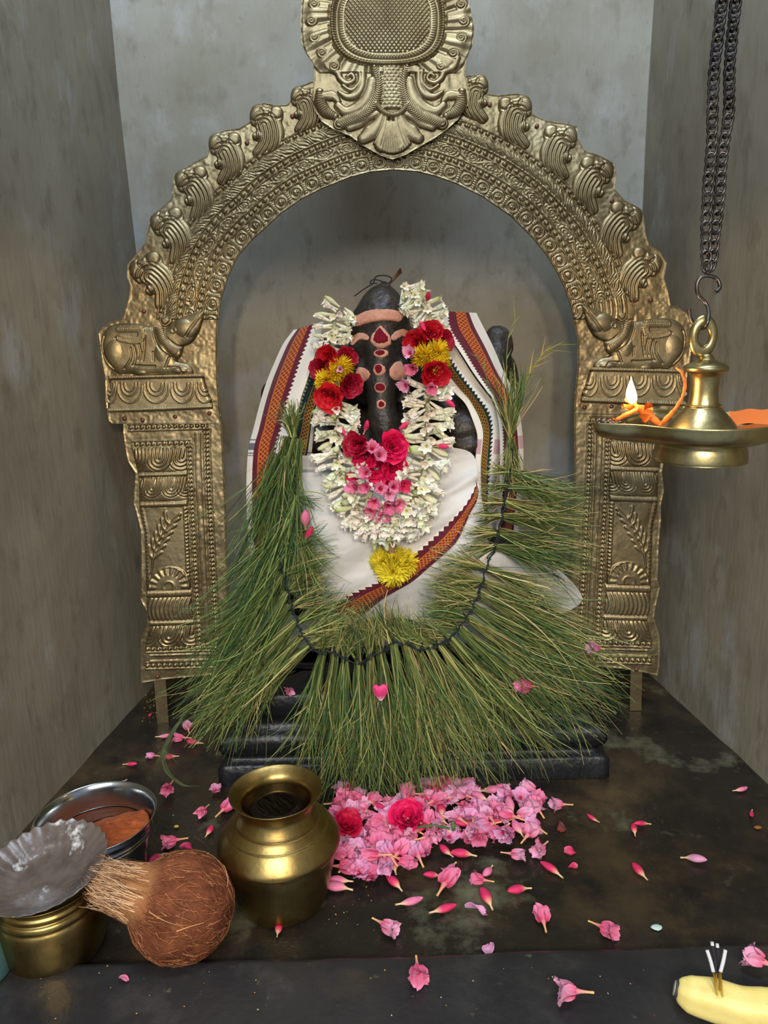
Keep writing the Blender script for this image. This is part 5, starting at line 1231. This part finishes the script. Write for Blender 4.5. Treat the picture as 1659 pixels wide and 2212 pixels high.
P = smoothprof(np.array([G(505, 1920, 0.03), G(520, 1938, 0.012), G(548, 1950, 0.003)]), 6); strand(b, P, 0.0006, LA(170, 122, 80))
o = b.build('coconut_fibre', M['coir']); tag(o, 'loose brown coir strands lying between the coconut and the brass pot', 'fibre')

# ------------------------------------------------------------------ banana and incense
M['banana'] = mat('banana_skin', lin(240, 220, 134), 0.45, noise=[(30, lin(226, 200, 100), 0.45, 0.7), (160, lin(150, 120, 60), 0.68, 0.78)], bump=[(60, 0.0006, 3)])
M['dark_end'] = mat('dark_cut_skin', lin(60, 54, 52), 0.7); M['flesh'] = mat('pale_banana_flesh', lin(186, 182, 172), 0.6)
Zb = 0.0165
bp = [G(1462, 2136, Zb+0.020), G(1500, 2150, Zb+0.0185), G(1550, 2162, Zb+0.0185), G(1610, 2180, Zb+0.0185), G(1680, 2180, Zb+0.022), G(1750, 2160, Zb+0.030), G(1800, 2130, Zb+0.04)]
P = smoothprof(np.array(bp), 8); rr = np.interp(np.linspace(0, 1, len(P)), [0, 0.03, 0.12, 0.3, 0.6, 0.85, 1], [0.0075, 0.0105, 0.0155, 0.0182, 0.0185, 0.013, 0.006])
n = 40; v, f = tube(P, rr, n, cap=False)
# five soft ridges
cen = np.repeat(P, n, 0); an = np.tile(np.arange(n)/n*2*math.pi, len(P)); v = cen+(v-cen)*(1+0.055*np.cos(5*an+0.5))[:, None]
v[:, 2] = np.maximum(v[:, 2], Zb+0.0008)
BAN = empty('banana', (P[20][0], P[20][1], Zb), 'peeled-open yellow banana lying on the kerb at the lower right corner', 'banana')
mk('skin', v, f, M['banana'], BAN)
BAN['label'] = 'yellow banana lying on the kerb at the lower right corner'
d0 = P[0]-P[1]; d0 /= np.linalg.norm(d0)
v, f = tube(np.array([P[0]-d0*0.001, P[0]+d0*0.0016]), 0.0088, 20); mk('dark_end', v, f, M['dark_end'], BAN)
v, f = tube(np.array([P[0]+d0*0.001, P[0]+d0*0.0026]), 0.0068, 20); mk('flesh', v, f, M['flesh'], BAN)
M['bamboo'] = mat('yellow_bamboo', lin(190, 150, 50), 0.6); M['ash'] = mat('white_ash', lin(206, 206, 206), 0.95, bump=[(400, 0.001, 4)]); M['char'] = mat('black_incense', lin(34, 34, 40), 0.9)
Yi = float(G(1555, 2150, Zb+0.036)[1])
for nm, a_, m_, b_, t_, lab in (('w', (1550, 2150), (1541, 2100), (1527, 2052), None, 'incense stick with white ash, leaning left behind the banana'), ('w', (1561, 2152), (1556, 2100), (1567, 2052), None, 'incense stick with white ash, leaning right behind the banana'),
                            ('b', (1549, 2144), (1547, 2102), (1539, 2043), (1538, 2034), 'black incense stick with white tip, left one of the middle two'), ('b', (1556, 2146), (1553, 2102), (1550, 2047), (1549, 2038), 'black incense stick with white tip, right one of the middle two')):
    dy = 0.006 if nm == 'b' else 0.0
    A_ = W(a_[0], a_[1], Yi+dy); M_ = W(m_[0], m_[1], Yi+dy); B_ = W(b_[0], b_[1], Yi+0.012+dy)
    root = empty('incense_stick', A_, lab, 'incense stick')
    v, f = tube(np.array([A_, M_]), 0.0009, 8); mk('bamboo_stem', v, f, M['bamboo'], root)
    v, f = tube(smoothprof(np.array([M_, (M_+B_)/2+np.array([0.0004, 0, 0]), B_]), 5), 0.0017 if nm == 'w' else 0.0014, 9); mk('ash' if nm == 'w' else 'charred_stick', v, f, M['ash'] if nm == 'w' else M['char'], root)
    if t_: T_ = W(t_[0], t_[1], Yi+0.014+dy); v, f = tube(np.array([B_, T_]), 0.0016, 8); mk('ash_tip', v, f, M['ash'], root)

# ------------------------------------------------------------------ pink flowers on the floor
rf_ = np.random.default_rng(77)
FP = {}
for tn in ('mid', 'pale', 'lilac', 'deep'): FP[tn] = [oleander(rf_, tn, o_, 1.0) for o_ in (0.8, 1.05, 0.6)]
BP = {tn: [obud(rf_, tn, 1.0, fa) for fa in (1.0, 1.35)] for tn in ('deep', 'mid', 'lilac')}
def petal_piece(rg, col, sz):
    v, f, T, S = petal(sz, sz*0.9, 0.7, 0.16, 10, 10, 0.62, 0.005, rg.integers(99), 0.12); return v, f, col*(0.9+0.15*T[:, None])+np.array([0.1, 0.1, 0.1])*(1-T[:, None])**3
def drop_flower(px, py, kind, tone, ang, size, label, group=None, z0=0.0, lift=0.0, tilt=0.12, Y=None):
    a = R(ang); d = np.array([math.cos(a), -math.sin(a), tilt]); d /= np.linalg.norm(d)
    if Y is not None: d = np.array([math.cos(a), -0.4, -math.sin(a)]); d /= np.linalg.norm(d)
    base = G(px, py, z0+0.008) if Y is None else W(px, py, Y)
    rl = rf_.uniform(0, 6.28); L_ = 0.018*size if kind == 'f' else 0.013*size
    if kind == 'f': (cv, cf, cc_), (tv, tf, tc) = FP[tone][rf_.integers(3)]
    elif kind == 'b': cv, cf, cc_ = BP[tone][rf_.integers(2)]; tv = None
    elif kind == 'up': (cv, cf, cc_), _ = FP[tone][1]; tv = None; d = np.array([0.1, -0.15, 1.0]); L_ = 0.014*size
    else: cv, cf, cc_ = petal_piece(rf_, PNK.get(tone, HOT) if isinstance(tone, str) else tone, 0.020); tv = None; L_ = 0.01*size
    V = orient(cv*size*1.14, d, rl)-d*L_; TV = orient(tv*size*1.14, d, rl)-d*L_ if tv is not None else None
    if Y is None:
        V[:, 2] *= 0.75
        if TV is not None: TV[:, 2] *= 0.75
        mn = min(V[:, 2].min(), TV[:, 2].min() if TV is not None else 9)
        sh = np.array([base[0], base[1], z0+0.0008-mn+lift])
    else: sh = base
    name = {'f': 'oleander_flower', 'b': 'oleander_bud', 'up': 'oleander_flower', 'p': 'flower_petal'}[kind]
    o = mk(name, V+sh, cf, M['petal'], cols=cc_); tag(o, label, 'flower' if kind in 'fup' and kind != 'p' else ('flower bud' if kind == 'b' else 'petal'), group)
    if TV is not None: mk('flower_tube', TV+sh, tf, M['petal'], o, cols=tc)
    return o
# the heap: dense, two to three layers
heap_poly = [(712, 1735), (752, 1700), (800, 1728), (850, 1735), (905, 1715), (930, 1690), (985, 1692), (1030, 1700), (1060, 1698), (1110, 1712), (1165, 1712), (1182, 1760), (1160, 1800), (1120, 1812), (1060, 1812), (1020, 1828), (985, 1825), (930, 1815), (915, 1850), (860, 1885), (820, 1880), (790, 1898), (745, 1885), (718, 1880), (735, 1820), (740, 1790)]
pp = []
tries = 0
while len(pp) < 150 and tries < 20000:
    tries += 1
    x = rf_.uniform(700, 1190); y = rf_.uniform(1680, 1905)
    sd, _, _ = polydist(np.array([[x]]), np.array([[y]]), heap_poly)
    if sd[0, 0] < 2: continue
    if rf_.random() < 0.4 and x > 1040: continue
    if any((x-q[0])**2+((y-q[1])*1.25)**2 < 17**2 for q in pp): continue
    pp.append((x, y))
for i, (x, y) in enumerate(pp):
    g = G(x, y, 0.01)
    if math.hypot(g[0]-LOTA[0], g[1]-LOTA[1]) < 0.072: continue
    kind = 'f' if rf_.random() < 0.78 else 'b'
    tn = str(rf_.choice(['mid', 'pale', 'lilac', 'pale', 'mid']) if kind == 'f' else rf_.choice(['mid', 'deep']))
    where = 'in the left lobe of the heap beside the brass pot' if x < 850 else ('in the middle of the heap below the grass' if x < 1020 else 'at the thin right end of the heap')
    word = {'mid': 'rose pink', 'pale': 'pale pink', 'lilac': 'lilac pink', 'deep': 'deep pink'}[tn]
    lab = word+(' oleander flower ' if kind == 'f' else ' oleander bud ')+where; grp = word+(' flowers ' if kind == 'f' else ' buds ')+where
    if kind == 'f' and rf_.random() < 0.35: drop_flower(x, y, 'up', tn, 0, rf_.uniform(1.0, 1.15), lab, grp, lift=rf_.uniform(0, 0.010))
    else: drop_flower(x, y, kind, tn, rf_.uniform(0, 360), rf_.uniform(1.0, 1.2), lab, grp, lift=rf_.uniform(0, 0.012), tilt=rf_.uniform(-0.1, 0.5))
for px, py, R_, d, lab in ((882, 1775, 0.026, (-0.1, -0.5, 1), 'bright pink red rose lying open on top of the pink flower heap'), (750, 1790, 0.022, (0.2, -0.4, 1), 'crimson rose half hidden behind the right side of the round brass pot')):
    loc = G(px, py, 0.016); V, Fc, C_ = rose(rf_, HOT*0.95 if px > 800 else LA(196, 14, 60), R_, 26); V = orient(V, d)+loc; V[:, 2] = np.maximum(V[:, 2], 0.001)
    o = mk('rose', V, Fc, M['petal'], cols=C_); tag(o, lab, 'rose')
L = [
 (1210, 1738, 'f', 'pale', 180, 1.0, 'pale oleander flower just right of the heap, its tube pointing right'),
 (1213, 1779, 'p', LA(120, 50, 44), 90, 0.9, 'withered brownish red petal below the pale flower right of the heap'),
 (1169, 1829, 'f', 'pale', 130, 1.0, 'pale oleander flower below the right end of the heap, tube pointing up'),
 (1163, 1808, 'b', 'mid', 100, 0.6, 'short pink bud touching the flower below the right end of the heap'),
 (1109, 1842, 'f', 'pale', 20, 0.9, 'pale oleander flower under the heap with its tube to the left'),
 (1193, 1876, 'b', 'deep', 222, 1.15, 'long deep pink bud slanting to lower right, below the right end of the heap'),
 (1127, 1918, 'b', 'deep', 160, 1.05, 'plump deep pink bud alone on the stone, stem to the right'),
 (1173, 1985, 'f', 'mid', 270, 0.95, 'pink oleander flower standing with its pale stem towards the kerb'),
 (1024, 1957, 'p', 'lilac', 0, 1.05, 'single lilac petal between the bud pair and the kerb'),
 (1040, 1898, 'f', 'mid', 190, 0.85, 'ruffled pink flower crossed by two buds in the middle of the floor'),
 (1053, 1872, 'b', 'mid', 130, 0.9, 'pink bud above the ruffled flower, stem to upper right'),
 (1052, 1938, 'b', 'deep', 250, 1.1, 'deep pink bud below the ruffled flower, stem to lower right'),
 (962, 1906, 'f', 'mid', 300, 1.25, 'large wilted pink flower with its tube pointing to lower left'),
 (974, 1866, 'b', 'mid', 125, 1.0, 'pink bud above the large wilted flower'),
 (937, 1883, 'b', 'deep', 180, 0.8, 'small deep pink bud left of the large wilted flower'),
 (953, 1961, 'b', 'deep', 343, 1.15, 'deep pink bud below the large wilted flower, stem to the left'),
 (880, 1944, 'b', 'mid', 343, 1.15, 'swollen pink bud with a pale stem at its left, right of the pot base'),
 (852, 1905, 'b', 'deep', 225, 1.0, 'deep pink bud slanting down from the left lobe of the heap'),
 (1005, 1843, 'b', 'deep', 180, 1.15, 'deep pink bud lying level just below the heap'),
 (968, 1832, 'b', 'deep', 240, 0.9, 'deep pink bud hanging off the lower edge of the heap'),
 (832, 1998, 'f', 'pale', 40, 1.05, 'pale two-lobed flower in front of the brass pot, stem to upper left'),
 (738, 1900, 'b', 'mid', 185, 1.1, 'upper of two pink buds beside the base of the brass pot'),
 (734, 1914, 'b', 'mid', 180, 1.2, 'lower of two pink buds beside the base of the brass pot'),
 (860, 1862, 'b', 'mid', 150, 0.8, 'short bud at the lower edge of the left lobe of the heap'),
 (1055, 2043, 'p', 'lilac', 270, 0.7, 'tiny lilac petal at the back edge of the kerb'),
 (1285, 1761, 'b', 'deep', 240, 0.7, 'small deep pink bud alone to the right of the heap'),
 (1369, 1787, 'b', 'deep', 275, 0.75, 'lower bud of the touching pair on the right floor'),
 (1390, 1773, 'b', 'deep', 172, 0.85, 'upper bud of the touching pair on the right floor'),
 (1596, 1699, 'b', 'mid', 340, 0.85, 'pink bud near the foot of the right wall'),
 (1627, 1749, 'b', 'deep', 110, 0.65, 'small crimson bud at the right edge by the wall'),
 (1230, 1833, 'p', 'deep', 20, 0.65, 'crumpled deep pink petal right of the pale flower'),
 (1239, 1865, 'p', 'deep', 200, 0.5, 'small deep pink petal scrap below the crumpled one'),
 (1496, 1849, 'b', 'lilac', 25, 1.05, 'lilac bud with a white stem on the right floor'),
 (1386, 1877, 'b', 'deep', 252, 0.95, 'deep pink bud alone in the middle of the right floor'),
 (1304, 2003, 'f', 'mid', 40, 1.0, 'funnel-shaped pink flower near the kerb, stem to upper left'),
 (602, 2003, 'b', 'deep', 275, 0.75, 'small pink bud standing in front of the brass pot'),
 (572, 1984, 'b', 'deep', 185, 0.5, 'tiny pink bud tucked under the front of the brass pot'),
 (406, 1570, 'f', 'pale', 250, 0.9, 'pale flower opening upward under the left grass tips'),
 (392, 1591, 'f', 'mid', 182, 0.9, 'pink flower below the pale one under the left grass tips'),
 (351, 1586, 'b', 'mid', 350, 0.95, 'pink bud with its stem to the left under the long grass tip'),
 (424, 1598, 'b', 'deep', 200, 1.0, 'deep pink bud at the left end of the pedestal'),
 (330, 1628, 'f', 'lilac', 180, 0.65, 'small lilac flower beside the trailing grass stalk'),
 (370, 1631, 'b', 'deep', 170, 0.9, 'pink bud right of the trailing grass stalk'),
 (279, 1644, 'b', 'deep', 8, 0.85, 'pink bud close to the left wall, stem to the left'),
 (259, 1683, 'b', 'mid', 140, 0.8, 'pink bud behind the steel bowl by the left wall'),
 (365, 1700, 'f', 'mid', 95, 0.95, 'pink flower with stem pointing back, right of the steel bowl'),
 (465, 1701, 'up', 'lilac', 0, 0.75, 'round lilac flower face up left of the brass pot mouth'),
 (440, 1748, 'f', 'mid', 110, 0.75, 'small pink flower between steel bowl and brass pot'),
 (485, 1745, 'f', 'mid', 300, 1.05, 'tall pink flower leaning on the left shoulder of the brass pot'),
 (448, 1790, 'b', 'deep', 280, 0.75, 'short crimson bud left of the brass pot'),
 (376, 1814, 'f', 'mid', 160, 1.0, 'deep pink flower behind the coconut, tube to the right'),
 (340, 1845, 'b', 'deep', 120, 0.85, 'pink bud between steel bowl and coconut'),
 (404, 1828, 'p', 'deep', 0, 0.9, 'dark pink petal behind the coconut'),
 (437, 1842, 'b', 'mid', 130, 0.7, 'pink bud touching the back of the coconut'),
 (323, 1537, 'b', 'deep', 100, 0.5, 'tiny pink bud beside the left support strap of the arch')]
for px, py, kd, tn, an_, sz, lab in L: drop_flower(px, py, kd, tn, an_, sz, lab)
for px, py, kd, tn, an_, sz, lab in ((1236, 2148, 'f', 'pale', 183, 1.15, 'large pink flower on the kerb, left of the banana'), (1642, 2085, 'f', 'pale', 215, 1.15, 'large pale pink flower on the kerb at the right edge, above the banana'), (902, 2095, 'f', 'mid', 88, 1.0, 'pink flower on the middle of the kerb, stem pointing back'), (265, 2103, 'p', 'mid', 0, 0.45, 'tiny pink petal scrap on the left part of the kerb')):
    drop_flower(px, py, kd, tn, an_, sz, lab, z0=0.0175)
drop_flower(622, 1488, 'f', 'pale', 60, 0.75, 'small pale pink flower on the pedestal ledge left of the grass', z0=0.147)
a = np.linspace(0, 2*math.pi, 48, endpoint=False); hq = crv([(805, 1483), (811, 1479), (820, 1482), (828, 1478), (836, 1481), (838, 1490), (833, 1503), (823, 1514), (814, 1506), (807, 1495), (805, 1483)], 8); hq = hq[np.linspace(0, len(hq)-2, 48).astype(int)]; hx = hq[:, 0]-820; hy = hq[:, 1]-1494; V = []; C_ = []
for i, t in enumerate(np.linspace(0, 1, 9)):
    V.append(W(820+hx*t, 1494+hy*t, 0.922+0.004*t*t+0.0012*np.sin(hx*t/5))); C_.append(np.tile(LA(236, 70, 130)*(1.0-0.1*t), (48, 1))+np.clip((hy*t-10)/8, 0, 1)[:, None]*np.array([0.1, 0.5, 0.4]))
V = np.concatenate(V); C_ = np.concatenate(C_); n_ = len(V)
o = mk('flower_petal', np.concatenate([V, V+np.array([0, 0.0007, 0])]), gridf(9, 48, True)+[tuple(q+n_ for q in f_[::-1]) for f_ in gridf(9, 48, True)]+[(8*48+k, 8*48+(k+1) % 48, n_+8*48+(k+1) % 48, n_+8*48+k) for k in range(48)], M['petal'], cols=np.tile(C_, (2, 1))); tag(o, 'heart-shaped hot pink petal lying on the hanging grass', 'petal')
drop_flower(1140, 1482, 'f', 'mid', 195, 1.05, 'pink flower caught in the grass at the right of the pedestal', Y=0.955)
drop_flower(1288, 1400, 'f', 'lilac', 200, 0.8, 'faded pink flower caught in the grass before the right pillar', Y=0.965)
drop_flower(664, 1128, 'b', 'mid', 285, 1.15, 'upper pink bud on the white lap cloth beside the left grass', Y=0.975)
drop_flower(664, 1160, 'b', 'deep', 300, 1.0, 'lower pink bud on the white lap cloth beside the left grass', Y=0.972)
# crumbs and grains
b = MB(); rc = np.random.default_rng(3)
spots = [(540, 2, 1495), (310, 1, 1500)]
for i in range(90):
    px = rc.uniform(250, 1640); py = rc.uniform(1480, 2040); z = 0.0
    if i < 26: px = rc.normal(322, 14); py = rc.uniform(1480, 1560)
    if 26 <= i < 60: px = rc.uniform(20, 1450); py = rc.uniform(2085, 2205); z = 0.0172
    if 60 <= i < 75: px = rc.normal(760, 40); py = rc.normal(1960, 30)
    g = G(px, py, z+0.0006)
    if min(np.hypot(*(g-LOTA)[:2]), np.hypot(*(g-cc)[:2]), np.hypot(*(g-BOWL)[:2])) < 0.062: continue
    s = rc.uniform(0.0006, 0.0017)*(0.7 if i > 26 else 1)
    v, f = ellip((0, 0, 0), (s, s*rc.uniform(0.5, 1), s*0.6), 5, 6); b.add(rotz(v, rc.uniform(0, 6))+g, f, LA(*[(206, 150, 70), (196, 190, 150), (180, 170, 60), (190, 120, 110)][rc.integers(4)])*rc.uniform(0.6, 1.1))
o = b.build('crumbs', M['grass']); tag(o, 'tiny orange and yellow crumbs and grains strewn over the dark floor', 'crumbs', kind='stuff')
def bit(name, px, py, sz, col, lab, cat, z=0.0):
    g = G(px, py, z+0.0016); v, f = ellip((0, 0, 0), (sz, sz*0.7, 0.0014), 8, 12); v = v*(1+0.15*vnoise(v[:, 0]*900, v[:, 1]*900, v[:, 2]*900, 5))[:, None]
    o = mk(name, v+g, f, mat(name+'_skin', col, 0.6)); tag(o, lab, cat)
bit('yellow_seed', 381, 1785, 0.0034, lin(208, 168, 70), 'round yellow seed behind the coconut', 'seed'); bit('white_petal_scrap', 1419, 2003, 0.0065, lin(190, 214, 206), 'small white scrap on the floor just behind the kerb', 'scrap'); bit('orange_leaf_scrap', 597, 1429, 0.007, lin(176, 110, 60), 'orange leaf scrap on the pedestal beside the grass knot', 'leaf', 0.147)
bit('orange_petal_scrap', 1637, 1787, 0.005, lin(150, 90, 50), 'small orange scrap at the right edge of the floor', 'scrap')
b = MB(); v, f = tube(smoothprof(np.array([G(900, 1787, 0.022), G(940, 1784, 0.026), G(972, 1790, 0.020)]), 5), 0.0016, 7); b.add(v, f, LA(70, 104, 50)); v, f = tube(np.array([G(978, 1776, 0.024), G(980, 1794, 0.018)]), 0.0026, 7); b.add(v, f, LA(80, 116, 60))
o = b.build('green_twig', M['grass']); tag(o, 'short green twig lying across the pink flower heap beside the rose', 'twig')

# ------------------------------------------------------------------ hanging oil lamp
LY = 0.75; kL = mpp(LY, 900); ax = 1517
def zp(py): return float(W(ax, py, LY)[2])
Lx = float(W(ax, 905, LY)[0]); zb = zp(994)
OIL = empty('hanging_oil_lamp', (Lx, LY, zb), 'brass hanging oil lamp with one burning wick, at the right edge', 'oil lamp')
def lath_px(name, prof, k=4, star=None, n=180, mt=None):
    P = smoothprof(prof, k); a = np.arange(n)/n*2*math.pi; V = []
    for r, py in P:
        r = max(r, 0.2); rr_ = np.full(n, r*kL)
        if star is not None and r > 100:
            q = np.clip((r-100)/55, 0, 1)
            for s_ in (math.pi, math.pi*0.10, math.pi*0.56):
                da = (a-s_+math.pi) % (2*math.pi)-math.pi
                rr_ = rr_+q*star*kL*np.exp(-np.abs(da/0.21)**1.6)
        V.append(np.stack([Lx+rr_*np.cos(a), LY+rr_*np.sin(a), np.full(n, zp(py))], 1))
    return mk(name, np.concatenate(V), gridf(len(P), n, True), mt or M['lampbrass'], OIL)
lath_px('foot', [(0.5, 992), (90, 993), (97, 991), (98, 985), (96, 970), (93, 958), (95, 952)])
lath_px('oil_plate', [(90, 956), (100, 954), (125, 949), (145, 940), (153, 928), (156, 914), (157, 908), (155, 906), (152, 908), (148, 920), (130, 929), (100, 932), (70, 932)], star=82)
lath_px('stem_cone', [(80, 932), (76, 926), (68, 915), (57, 902), (46, 890), (38, 881), (36, 878), (37, 875), (34, 873)])
lath_px('neck', [(33, 874), (31, 868), (28.5, 850), (28.5, 830), (30, 815), (34, 806), (36, 804)], star=None)
lath_px('flange', [(30, 806), (42, 803), (45.5, 797), (45, 792), (38, 786), (24, 780), (16, 776), (13, 770), (9, 765), (0.5, 762)])
# ring with an eye
cR = W(1519, 727, LY); V = []; n = 48
a = np.arange(n)/n*2*math.pi
for r, dy in ((12, 0), (13, -5), (18, -8), (26, -7), (31, -3), (32, 0), (31, 3), (26, 7), (18, 8), (13, 5), (12, 0)):
    V.append(np.stack([cR[0]+r*kL*np.cos(a)*0.95, np.full(n, LY+dy*kL), cR[2]+r*kL*np.sin(a)*1.42-0.0*a], 1))
V = np.concatenate(V); mk('eye_ring', V, gridf(11, n, True), M['lampbrass'], OIL)
M['oil'] = mat('lamp_oil', lin(70, 40, 16), 0.05, spec=0.6)
V, f = lathe([(0.0, 0), (70*kL, 0), (149*kL, 0)], (Lx, LY, zp(921)), 72); mk('oil', V, f, M['oil'], OIL)
M['wick'] = mat('orange_lit_cotton', lin(224, 120, 44), 0.7, noise=(120, lin(150, 60, 20), 0.5, 0.7)); 
M['flame'] = mat('flame', lin(255, 190, 90), 0.5, emis=((1.0, 0.62, 0.22), 14)); M['core'] = mat('flame_core', lin(255, 230, 170), 0.5, emis=((1.0, 0.86, 0.55), 34))
M['glow'] = mat('glowing_wick_end', lin(255, 150, 60), 0.6, emis=((1.0, 0.32, 0.06), 2.2))
def wtube(name, pts, r, mt, YY=None):
    P = smoothprof(np.array([W(p[0], p[1], LY+(p[2] if len(p) > 2 else 0)) for p in pts]), 6); v, f = tube(P, np.interp(np.linspace(0, 1, len(P)), np.linspace(0, 1, len(r)), r)*kL if np.ndim(r) else r*kL, 8)
    v = v+0.0004*np.stack([vnoise(v[:, 0]*700, v[:, 2]*700, k, 8) for k in (1, 2, 3)], 1); mk(name, v, f, mt, OIL)
wtube('wick', [(1330, 908, 0), (1350, 897, -.004), (1375, 884, -.004), (1372, 874, -.002), (1366, 868, 0)], [4, 5, 5, 4, 3], M['wick'])
wtube('wick', [(1372, 880, 0), (1395, 892, .004), (1415, 908, .002), (1426, 918, 0)], [6, 9, 8, 5], M['wick'])
wtube('wick', [(1345, 878, 0.004), (1375, 879, 0.006), (1408, 884, 0.006)], [5, 6, 5], M['wick'])
wtube('wick', [(1460, 794, -0.020), (1474, 806, -0.026), (1480, 830, -0.030), (1474, 858, -0.030), (1458, 884, -0.028), (1440, 905, -0.024), (1428, 918, -0.02)], [2, 3, 3.6, 3.2, 4, 6, 4], M['wick'])
wtube('glowing_wick_end', [(1350, 862, 0), (1362, 868, 0), (1374, 872, 0)], [3, 4.5, 3], M['glow'])
def flame(name, cx_, y0, y1, w, mt, dy=0):
    P = []; m = 14
    prof = [(w*math.sin(math.pi*min(1, (t*1.0)**0.62))*(1-0.35*t), y0+(y1-y0)*t) for t in np.linspace(0.0, 1, m)]
    a = np.arange(24)/24*2*math.pi; V = []
    for r, py in prof:
        c_ = W(cx_+3*math.sin((py-y0)/25), py, LY+dy); r = max(r, 0.15)*kL; V.append(np.stack([c_[0]+r*np.cos(a), c_[1]+r*np.sin(a), np.full(24, c_[2])], 1))
    mk(name, np.concatenate(V), gridf(m, 24, True), mt, OIL)
flame('flame', 1366, 874, 814, 13, M['flame'])
lamp('flame_light', tuple(W(1366, 835, LY-0.012)), 0.35, (1.0, 0.55, 0.2), 0.010)
# orange strip painting the flame glow on the brass of the far right spout
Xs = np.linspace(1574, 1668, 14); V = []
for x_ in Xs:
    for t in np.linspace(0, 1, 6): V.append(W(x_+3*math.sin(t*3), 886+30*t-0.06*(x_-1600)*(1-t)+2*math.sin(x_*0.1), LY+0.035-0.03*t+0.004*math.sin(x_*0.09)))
o = mk('flame_glow_strip', np.array(V), gridfa(14, 6), mat('painted_flame_glow', lin(226, 120, 50), 0.7), OIL)
b = MB()
for px, py, dy, s, cl_ in ((1395, 884, 0.003, 0.013, (196, 96, 40)), (1362, 888, -0.003, 0.010, (206, 120, 60)), (1410, 902, 0, 0.011, (150, 70, 30)), (1385, 904, -0.006, 0.012, (214, 110, 40)), (1342, 905, 0.0, 0.010, (120, 60, 30))):
    v, f, T, S = petal(s, s*0.8, 0.8, 0.2, 6, 6, 0.6, 0.002, px, 0.15); b.add(orient(v, rc.normal(0, 1, 3)*np.array([1, 1, 0.3]), rc.uniform(0, 6))+W(px, py, LY+dy), f, LA(*cl_))
b.build('charred_petals', M['petal'], OIL)
b = MB()
for px in range(1292, 1350, 5): v, f = ellip(W(px, 913+rc.uniform(-2, 2), LY-0.002), (0.003, 0.004, 0.002), 5, 7); b.add(v+rc.normal(0, 0.0005, 3), f, LA(34, 36, 44)*rc.uniform(0.6, 1.6))
b.build('soot_crust', M['grass'], OIL)

# hook and chain
M['iron'] = mat('dark_iron', lin(110, 108, 108), 0.38, 1.0, noise=(60, lin(70, 62, 58), 0.45, 0.7))
P = smoothprof(np.array([W(p[0], p[1], LY+p[2]) for p in ((1546, 631, -.004), (1555, 621, -.002), (1549, 603, 0), (1531, 596, 0), (1513, 600, 0), (1505, 617, 0), (1509, 638, 0), (1525, 656, 0), (1531, 677, -.005), (1527, 700, -.009), (1518, 709, 0.0), (1503, 704, .008), (1492, 688, .009), (1489, 668, .008))]), 6)
v, f = tube(P, 4.0*kL, 10); o = mk('s_hook', v, f, M['iron']); tag(o, 'rusty S-shaped hook between the chain and the brass oil lamp', 'hook')
CH = empty('hanging_chain', tuple(W(1529, 590, LY)), 'doubled dark metal chain hanging down the right wall to the hook', 'chain')
def chain(pts):
    P = crv(pts, 12); d = np.concatenate([[0], np.cumsum(np.linalg.norm(np.diff(P, axis=0), axis=1))]); pitch = 21.0; n_ = int(d[-1]/pitch)
    for i in range(n_+1):
        s_ = i*pitch; px = np.interp(s_, d, P[:, 0]); py = np.interp(s_, d, P[:, 1]); qx = np.interp(s_+6, d, P[:, 0]); qy = np.interp(s_+6, d, P[:, 1])
        c_ = W(px, py, LY); t = W(qx, qy, LY)-c_; t = t/(np.linalg.norm(t)+1e-9) if np.linalg.norm(t) > 1e-6 else np.array([0, 0, -1.0])
        x, y, _ = frame(t, (0, 1, 0)); tw = R(38+14*math.sin(i*1.7)); sx = x*math.cos(tw)+y*math.sin(tw)
        a = np.arange(16)/16*2*math.pi; ring_ = c_+(13.0*kL*np.cos(a))[:, None]*t+(9.0*kL*np.sin(a))[:, None]*sx+(2.4*kL*np.sin(2*a))[:, None]*np.cross(t, sx)
        v, f = tube(np.concatenate([ring_, ring_[:1]]), 3.1*kL, 7, cap=False); mk('chain_link', v, f, M['iron'], CH)
chain([(1586, -430), (1572, -200), (1560, -8), (1552, 74), (1543, 152), (1539, 247), (1538, 310), (1534, 353), (1530, 398), (1526, 476), (1525, 529), (1527, 584)])
chain([(1618, -430), (1602, -200), (1590, -8), (1582, 70), (1576, 148), (1574, 247), (1563, 317), (1558, 370), (1553, 441), (1546, 494), (1540, 550), (1532, 586)])
